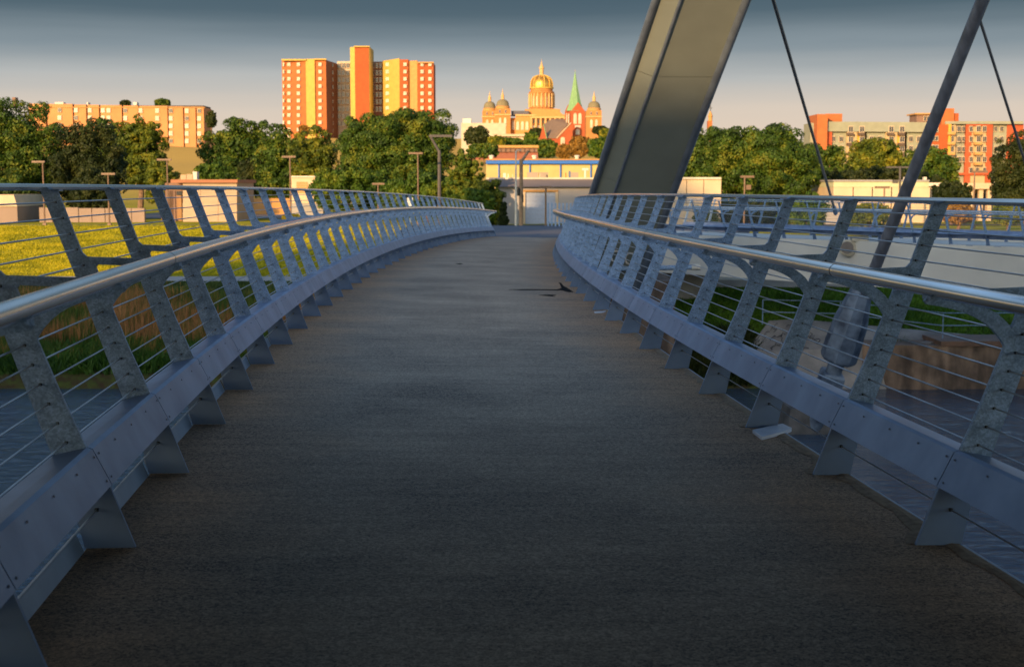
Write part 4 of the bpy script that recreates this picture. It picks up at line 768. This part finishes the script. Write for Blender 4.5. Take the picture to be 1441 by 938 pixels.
for zx, hw_, yd, yl, YY in ((200, 58, 432, 345, Y + 20), (325, 62, 412, 322, Y - 2), (1206, 60, 430, 345, Y - 2), (1010, 55, 440, 350, Y + 30)):
    yb_ = yd + 76
    if zx != 1010: blk(R, 'pavilion', X6(zx - hw_ - 14), X6(zx + hw_ + 14), Y6(yb_ + 12), Y6(760), YY, 26, BRL, zb=38); blk(R, 'pavilion_cornice', X6(zx - hw_ - 18), X6(zx + hw_ + 18), Y6(yb_ + 66), Y6(yb_ + 78), YY - 1.2, 28, DCR)
    lath('turret_drum', zx, [(hw_ + 8, yb_ + 30), (hw_ + 6, yb_ - 8), (hw_, yb_ - 12)], LIME, YY + 13, 16)
    lath('turret_dome', zx, [(hw_, yb_ - 10), (hw_ * .98, yb_ - 28), (hw_ * .86, yd + 24), (hw_ * .62, yd + 8), (hw_ * .3, yd)], VERD, YY + 13, 18)
    lath('turret_lantern', zx, [(17, yd + 4), (15, yd - 30), (17, yd - 36), (9, yd - 52), (2.5, yl + 2), (2, yl - 12)], DCR, YY + 13, 10)
    if zx != 1010:
        for dx in (-28, 28): window(R, X6(zx + dx), Y6(yb_ + 40), 2.2, 4.5, YY - .4, WIN_D)
        for dx in (-24, 24): window(R, X6(zx + dx), Y6(yb_ + 140), 3.6, 12, YY - .4, WIN_A)
# brick church
Y = 1090; R = bthing('brick_church', 'red brick church with a tall green copper spire, right of the gilded dome', 800, 205, Y)
cx = at(X6(1030), 150, Y).x; f = Y / F / 6.862; BRK = bmat('church brick', (.38, .085, .025), scale=.3)
blk(R, 'tower', X6(985), X6(1118), Y6(520), Y6(840), Y, 10, BRK, zb=20); z_ = lambda y_: at(0, Y6(y_), Y).z
x0_, x1_, x2_ = at(X6(932), 100, Y).x, at(X6(990), 100, Y).x, at(X6(1118), 100, Y).x
mb = MB(); mb.add([(x1_, Y, 20), (x1_, Y, z_(520)), (x0_, Y + 9.5, 20), (x0_, Y + 9.5, z_(520)), (x2_, Y + 9.5, 20), (x2_, Y + 9.5, z_(520)), ((x0_ + x1_) / 2, Y + 4.7, z_(455))], [(0, 1, 3, 2), (2, 3, 5, 4), (1, 3, 5), (1, 6, 3)]); mb.build('tower_side', BRK, R)
mb = MB(); mb.prism([(x1_, z_(520)), (x2_, z_(520)), ((x1_ + x2_) / 2, z_(438))], [], lambda u, v, q: (u, Y + q, v), .8); mb.build('gable', BRK, R)
mb = MB(); mb.lathe([(88 * f, z_(520) - z_(500)), (62 * f, z_(450) - z_(500)), (30 * f, z_(300) - z_(500)), (2 * f, z_(135) - z_(500))], (cx - .3, Y + 6, z_(500)), 8); mb.build('spire', COPPER, R)
mb = MB(); c = Vector((cx - .3, Y + 6, z_(140))); mb.tube([c, c + Vector((0, 0, 1.6))], .12, 6); mb.build('finial', YEL, R)
for x in (1025, 1071): window(R, X6(x), Y6(595), 4.6, 15, Y - .3, WIN_A)
for x in (942, 962): window(R, X6(x), Y6(595), 1.7, 14.5, Y + 1.0, WIN_A)
window(R, X6(1050), Y6(672), 8, 3, Y - .2, WIN_L); window(R, X6(1050), Y6(725), 6, 8, Y - .2, WIN_A)
Yn = Y - 8; zn = lambda y_: at(0, Y6(y_), Yn).z; xn = lambda q: at(X6(q), 100, Yn).x
mb = MB(); mb.add([(xn(725), Yn + 12, zn(645)), (xn(745), Yn - 8, zn(790)), (xn(840), Yn - 8, zn(790)), (xn(960), Yn + 4, zn(650)), (xn(930), Yn + 18, zn(588)), (xn(805), Yn + 18, zn(592)), (xn(700), Yn + 12, zn(790))], [(0, 1, 2, 3, 4, 5)]); mb.build('nave_roof', bmat('church roof', (.22, .15, .10)), R)
mb = MB(); mb.prism([(xn(672), zn(860)), (xn(680), zn(790)), (xn(716), zn(660)), (xn(748), zn(790)), (xn(748), zn(860))], [], lambda u, v, q: (u, Yn - 8.6 + q, v), 1); mb.build('side_gable', BRK, R)
mb = MB(); mb.prism([(xn(740), zn(860)), (xn(740), zn(792)), (xn(845), zn(790)), (xn(985), zn(640)), (xn(1000), zn(640)), (xn(1000), zn(860))], [], lambda u, v, q: (u, Yn - 4 + q, v), 6); mb.build('nave_wall', BRK, R)
mb = MB(); mb.tube([(xn(845), Yn - 7.6, zn(790)), (xn(985), Yn - 7.6, zn(640))], .35, 5); mb.build('verge', CREAM, R); mb = MB(); mb.tube([(xn(718), Yn - 9.4, zn(655)), (xn(750), Yn - 9.4, zn(792))], .35, 5); mb.build('verge', COPPER, R)
window(R, X6(905), Y6(810), 6, 10, Yn - 7.5, WIN_A); window(R, X6(800), Y6(830), 4, 6, Yn - 7.5, WIN_A)
# mid distance buildings below the dome
R = bthing('white_hall', 'plain white box building left of the gilded dome', 690, 190, 720); blk(R, 'wall', 649, X6(355), Y6(640), Y6(790), 720, 25, bmat('white wall', (.52, .44, .31)), zb=12); blk(R, 'roof_block', 651, 663, 167, Y6(641), 724, 10, WHT)
R = bthing('parking_structure', 'low cream parking structure with dark open decks, in front of the domed building', 725, 205, 640)
blk(R, 'wall', X6(230), X6(655), Y6(745), Y6(860), 641, 20, PALE, zb=8)
for y_ in (765, 805, 840):
    for x in (455, 500): window(R, X6(x), Y6(y_), 5.5, 2.6, 640.9, WIN_D, 'deck_opening')
for y0_, y1_ in ((755, 766), (790, 800), (828, 836)): blk(R, 'deck_slab', X6(228), X6(657), Y6(y0_), Y6(y1_), 639.6, 1.4, CREAM)
R = bthing('brown_roof_building', 'long low building with a reddish brown roof and railing behind the blue trimmed roof', 715, 222, 460)
blk(R, 'wall', 660, 757, 214, 226, 461, 10, bmat('reddish wall', (.28, .10, .06)), zb=-2); blk(R, 'fascia', 659, 758, 204.5, 208, 459.5, 12, TAN); blk(R, 'roof', 662, 756, 208, 214, 460.4, 10, ROOFB)
for i in range(14): x = 664 + i * 6.7; blk(R, 'railing_post', x, x + .5, 209, 214, 459.8, .2, DARK)
R = bthing('blue_trimmed_building', 'yellow building with a bright blue roof band and pilasters above the grey garage', 770, 250, 190); Y = 190
blk(R, 'wall', 684, 880, 231, 262, Y, 15, bmat('yellow wall', (.60, .44, .17)), zb=-2); blk(R, 'blue_band', 684, 880, 225.2, 230.6, Y - .5, 15, BLUE); blk(R, 'coping', 683, 880, 223.6, 225.4, Y - .6, 15, TAN); blk(R, 'soffit_grille', 686, 880, 229, 231.2, Y - .15, .3, mat('blue grey grille', (.10, .14, .22)))
for x in (701.8, 745.6, 788.7, 831.5, 872): blk(R, 'pilaster', x - .8, x + .8, 229, 262, Y - .25, .3, BLUE, zb=-2)
for x in (691.5, 752, 812): mb = MB(); c = at(x, 222, Y + 5); mb.lathe([(.28, -.4), (.28, .1), (.38, .12), (.38, .3), (.1, .36)], c, 10); mb.build('roof_vent', WHT, R, True)
# garage
Y = 130; R = bthing('garage_building', 'low grey garage with a big pale blue door facing the end of the bridge', 775, 318, Y)
GW = bmat('grey garage wall', (.42, .38, .35), (.34, .31, .29), scale=.25, bump=.1); gb_ = [697, 713, 730, 735.5, 786, 806, 832, 860, 905]
for a, c in zip(gb_[:-1], gb_[1:]):
    if a != 735.5: blk(R, 'wall_panel', a + .1, c - .1, 262, 322, Y, 12, GW, zb=-2.3)
blk(R, 'door_head', 735.5, 786, 262, 270.5, Y, 12, GW); blk(R, 'back_wall', 697, 905, 262, 322, Y + .6, 11, GW, zb=-2.3)
mb = MB(); a = at(684, 252, Y + 1.4); b_ = at(905, 263, Y - .5); a2 = at(905, 252, Y + 1.4); mb.add([(a.x, Y - .5, b_.z), (b_.x, Y - .5, b_.z), (a2.x, Y + 1.6, a.z), (a.x, Y + 1.6, a.z), (a.x, Y + 1.7, b_.z), (b_.x, Y + 1.7, b_.z)], [(0, 1, 2, 3), (0, 4, 5, 1), (1, 5, 2), (0, 3, 4)]); mb.build('sloping_fascia', bmat('brown metal roof', (.20, .165, .15)), R)
blk(R, 'coping', 684, 905, 249.8, 252.2, Y + 1.5, 9, bmat('pale coping', (.66, .56, .42)))
DOORM = mat('blue grey door', (.42, .47, .58), (.36, .41, .52), rough=.5)
for i in range(8): blk(R, 'door_panel', 739.3, 781.6, 270.6 + i * 6.2, 276.6 + i * 6.2, Y + .12, .08, DOORM)
blk(R, 'door_frame', 735.6, 739.2, 268, 320, Y - .08, .3, CREAM, zb=-2.3); blk(R, 'door_frame', 781.7, 785.6, 268, 320, Y - .08, .3, CREAM, zb=-2.3); blk(R, 'door_frame', 735.6, 785.6, 267.4, 270, Y - .1, .3, TAN)
c = at(765, 275, Y - .1)
for x, y0_, wd, m_ in ((708, 243.5, 4, WHT), (714.5, 244.5, 1.2, WHT), (721, 245, 1, CREAM), (759, 244, 1, CREAM), (769, 246, 1.6, DARK), (796, 243, 1, ORB)): blk(R, 'roof_pipe', x, x + wd, y0_, 250, Y + 6, .5, m_)
for x0_, x1_ in ((742, 757), (758.5, 771.5), (803, 814)):
    blk(R, 'roof_unit', x0_, x1_, 242.5, 250, Y + 8, 2, bmat('roof unit', (.38, .30, .22)))
blk(R, 'roof_stack', 800.4, 803, 240.5, 252, Y + 3, .5, mat('blue stack', (.10, .16, .26))); c = at(823.6, 243, Y + 4); mb = MB(); mb.tube([(c.x, c.y, c.z - .6), (c.x, c.y, c.z + .3)], .1, 8); mb.tube([(c.x - .3, c.y, c.z + .3), (c.x + .3, c.y, c.z + .3)], .12, 8); mb.build('roof_turbine', WHT, R)
# left bank buildings
Y = 138; R = bthing('white_block_building', 'small white block building with a brown door porch on its left side', 290, 312, Y)
bw = [257, 282, 307, 333.5]
for i in range(3):
    for j in range(4): blk(R, 'block_panel', bw[i] + .06, bw[i + 1] - .06, 257.5 + j * 13.6, 271 + j * 13.6, Y, 9, PALE, zb=-2.2 if j == 3 else None)
blk(R, 'roof_edge', 240, 334.2, 252.6, 257.3, Y - .35, 10, bmat('rust roof edge', (.38, .16, .08))); blk(R, 'porch_wall', 232, 257, 257.4, 313, Y + 2.5, 6, bmat('shaded porch', (.24, .14, .09)), zb=-2.2)
blk(R, 'door', 249, 256, 275, 313, Y + 2.35, .2, bmat('brown door', (.34, .19, .08)), zb=-2.2); blk(R, 'transom_window', 248, 256, 269, 274.5, Y + 2.3, .2, GLS); blk(R, 'porch_post', 243.4, 247.4, 268, 313, Y - .2, .3, ROOFB, zb=-2.2); blk(R, 'porch_post', 231.5, 233, 257, 313, Y - .2, .2, ROOFB, zb=-2.2)
for x in (235, 238.3, 241.4): blk(R, 'window_bar', x, x + .6, 268, 308, Y + 2.3, .1, DARK)
for x0_, x1_, y0_ in ((254, 262, 246), (262.5, 272, 245), (271, 277, 241.5)): blk(R, 'roof_unit', x0_, x1_, y0_, 252.6, Y + 3, 1, WHT if x0_ > 265 else bmat('tan unit', (.5, .36, .22)))
Y = 136; R = bthing('low_wall', 'long low pale wall behind the two left lamp posts', 120, 314, Y, 'wall')
for i in range(8): blk(R, 'wall_panel', 55 + i * 18.6, 73.4 + i * 18.6, 293 - (i < 3) * 1.0, 318, Y, .5, bmat('tree shaded wall', (.30, .22, .17)), zb=-2.2)  # tree shade over the pale wall is put into this duller colour
R = bthing('pale_building', 'pale building half cut by the left edge under the broad tree', 0, 314, 134); blk(R, 'wall', -40, 25, 290, 318, 134, 8, bmat('tree shaded wall', (.30, .22, .17)), zb=-2.2); mb = MB(); a = at(-40, 274, 134); b_ = at(25, 290.5, 134); mb.prism([(a.x, b_.z), (b_.x, b_.z), (at(10, 1, 134).x, a.z), (a.x, a.z)], [], lambda u, v, q: (u, 138 + q, v), 8.3); mb.build('gable_roof', CREAM, R)  # wall colour holds the same tree shade as the low wall
Y = 142; R = bthing('louvred_block', 'tall pale block with a louvre, right of the fourth lamp post', 426, 305, Y); blk(R, 'wall', 410, 455, 249.5, 286, Y, 6, CREAM); blk(R, 'shaded_base', 410.2, 454.8, 286, 310, Y + .05, 5.9, GREYB, zb=-2.2); blk(R, 'coping', 409.5, 455.5, 247.5, 249.6, Y - .15, 6.2, WHT)  # grey lower wall stands in for shade on the pale block
for i in range(7): blk(R, 'louvre_slat', 417, 433, 256 + i * 2.4, 257.5 + i * 2.4, Y - .06, .1, TAN)
R = bthing('loading_wall', 'low orange lit wall across the parking lot between the trees', 360, 290, 168, 'wall'); blk(R, 'wall', 338, 409, 279, 287, 168, .6, TAN, zb=-2.1)
def car(x, yb, Y, m, label):
    c = at(x, yb, Y); zb = gz(c.x, Y); r_ = thing('parked_car', label, 'car', (c.x, Y, zb))
    mb = MB(); mb.prism([(-2.1, .3), (2.1, .3), (2.15, .75), (1.3, .9), (.8, 1.4), (-.9, 1.42), (-1.6, .95), (-2.15, .85)], [], lambda u, v, q: (c.x + u, Y + q, zb + v), 1.7); mb.build('body', m, r_)
    mb = MB(); mb.prism([(-1.35, .95), (1.15, .95), (.75, 1.34), (-.85, 1.36)], [], lambda u, v, q: (c.x + u, Y + q, zb + v), 1.74); mb.build('side_windows', GLS, r_)
    for u in (-1.3, 1.3):
        for q in (-.8, .8): mb = MB(); mb.tube([(c.x + u, Y + q - .1, zb + .33), (c.x + u, Y + q + .1, zb + .33)], .33, 12); mb.build('wheel', DARK, r_)
car(381, 275, 176, mat('red car paint', (.45, .03, .02), rough=.3), 'small red parked car between the trees behind the left railing'); car(402, 274, 178, mat('dark car paint', (.03, .035, .05), rough=.3), 'dark parked car right of the red one')
# right bank buildings
Y = 132; R = bthing('cream_building', 'big cream building behind the second deck with the strut crossing it', 1240, 316, Y)
cw = [1173, 1200, 1227, 1254, 1281, 1307]
for i in range(5):
    blk(R, 'wall_panel', cw[i] + .06, cw[i + 1] - .06, 263.5, 320, Y, 10, CREAM, zb=-2.2); blk(R, 'upper_panel', cw[i] + .06, cw[i + 1] - .06, 255.5, 263.3, Y - .05, 10, bmat('greenish cream', (.58, .56, .34)))
blk(R, 'roof_edge', 1172, 1308, 253, 255.4, Y - .2, 10, GREYB); blk(R, 'roof_vent', 1300.5, 1304, 249, 253, Y + 3, .5, WHT); blk(R, 'roof_pipe', 1273, 1274.5, 249, 253, Y + 3, .5, WHT)
R = bthing('sided_building', 'grey building with horizontal siding left of the cream building', 1165, 320, 126)
for i in range(9): blk(R, 'siding_board', 1138, 1196, 276 + i * 5.4, 281.2 + i * 5.4, 126 + .02 * (i % 2), 5, GREYB, zb=-2.2 if i == 8 else None)
R = bthing('white_porch_building', 'small white porch building between the cream building and the dark tree', 1320, 310, 136); blk(R, 'wall', 1308, 1331, 262, 320, 136, 8, CREAM, zb=-2.2); blk(R, 'roof_edge', 1307, 1332, 257, 262, 135.6, 9, WHT)
for x in (1312, 1320, 1328): blk(R, 'window', x, x + 3, 265, 274, 135.9, .2, GLS)
R = bthing('columned_building', 'beige building with pale columns right of the low dark tree', 1380, 310, 140); blk(R, 'wall', 1345, 1396, 266, 320, 140, 8, PALE, zb=-2.2); blk(R, 'roof_edge', 1343, 1398, 257.5, 266, 138.5, 10, CREAM)
for x in (1352, 1366, 1378, 1390): blk(R, 'column', x, x + 4, 266, 320, 138.8, .4, CREAM, zb=-2.2)
for x in (1358, 1371, 1383.5): blk(R, 'window', x, x + 5, 272, 285, 139.9, .2, GLS)
R = bthing('sunlit_building', 'cream building glimpsed between the arch and the huge tree', 970, 320, 124)
for i in range(4): blk(R, 'wall_panel', 918 + i * 24, 941.9 + i * 24, 252, 322, 124, 8, CREAM, zb=-2.2)
blk(R, 'roof_edge', 917, 1015, 249.5, 252, 123.8, 8, WHT)
R = bthing('church_cupola', 'tiny cupola with a cross above the huge tree right of the arch', 999, 165, 620); c = at(999.5, 168, 620); mb = MB(); mb.lathe([(.9, -3), (.9, 1), (1.1, 1.2), (.7, 2.4), (.3, 3.4)], c, 10); mb.build('cupola', TAN, R, True)
blk(R, 'tower', 997, 1002, 170, 190, 619, 5, ORB, zb=2); mb = MB(); mb.tube([c + Vector((0, 0, 3.2)), c + Vector((0, 0, 6))], .16, 5); mb.tube([c + Vector((-.8, 0, 4.8)), c + Vector((.8, 0, 4.8))], .14, 5); mb.build('cross', DARK, R)
# unseen west bank offices, added and shaped to throw shade on the bridge
R = thing('unseen_offices', 'unseen office building added on the west bank to shade the bridge', 'building', (-88, -95, -1.2)); OM = bmat('office stone', (.30, .27, .24))
m = MB(); m.box(-150, -28, -125, -95, -1.2, 47); m.build('main_block', OM, R); m = MB(); m.box(-113.5, -100, -124, -96, 47, 67); m.build('tower', OM, R)
for j in range(12): m = MB(); m.box(-149, -29, -95.1, -94.9, 1.5 + j * 3.8, 3.5 + j * 3.8); m.build('window_band', GLS, R)
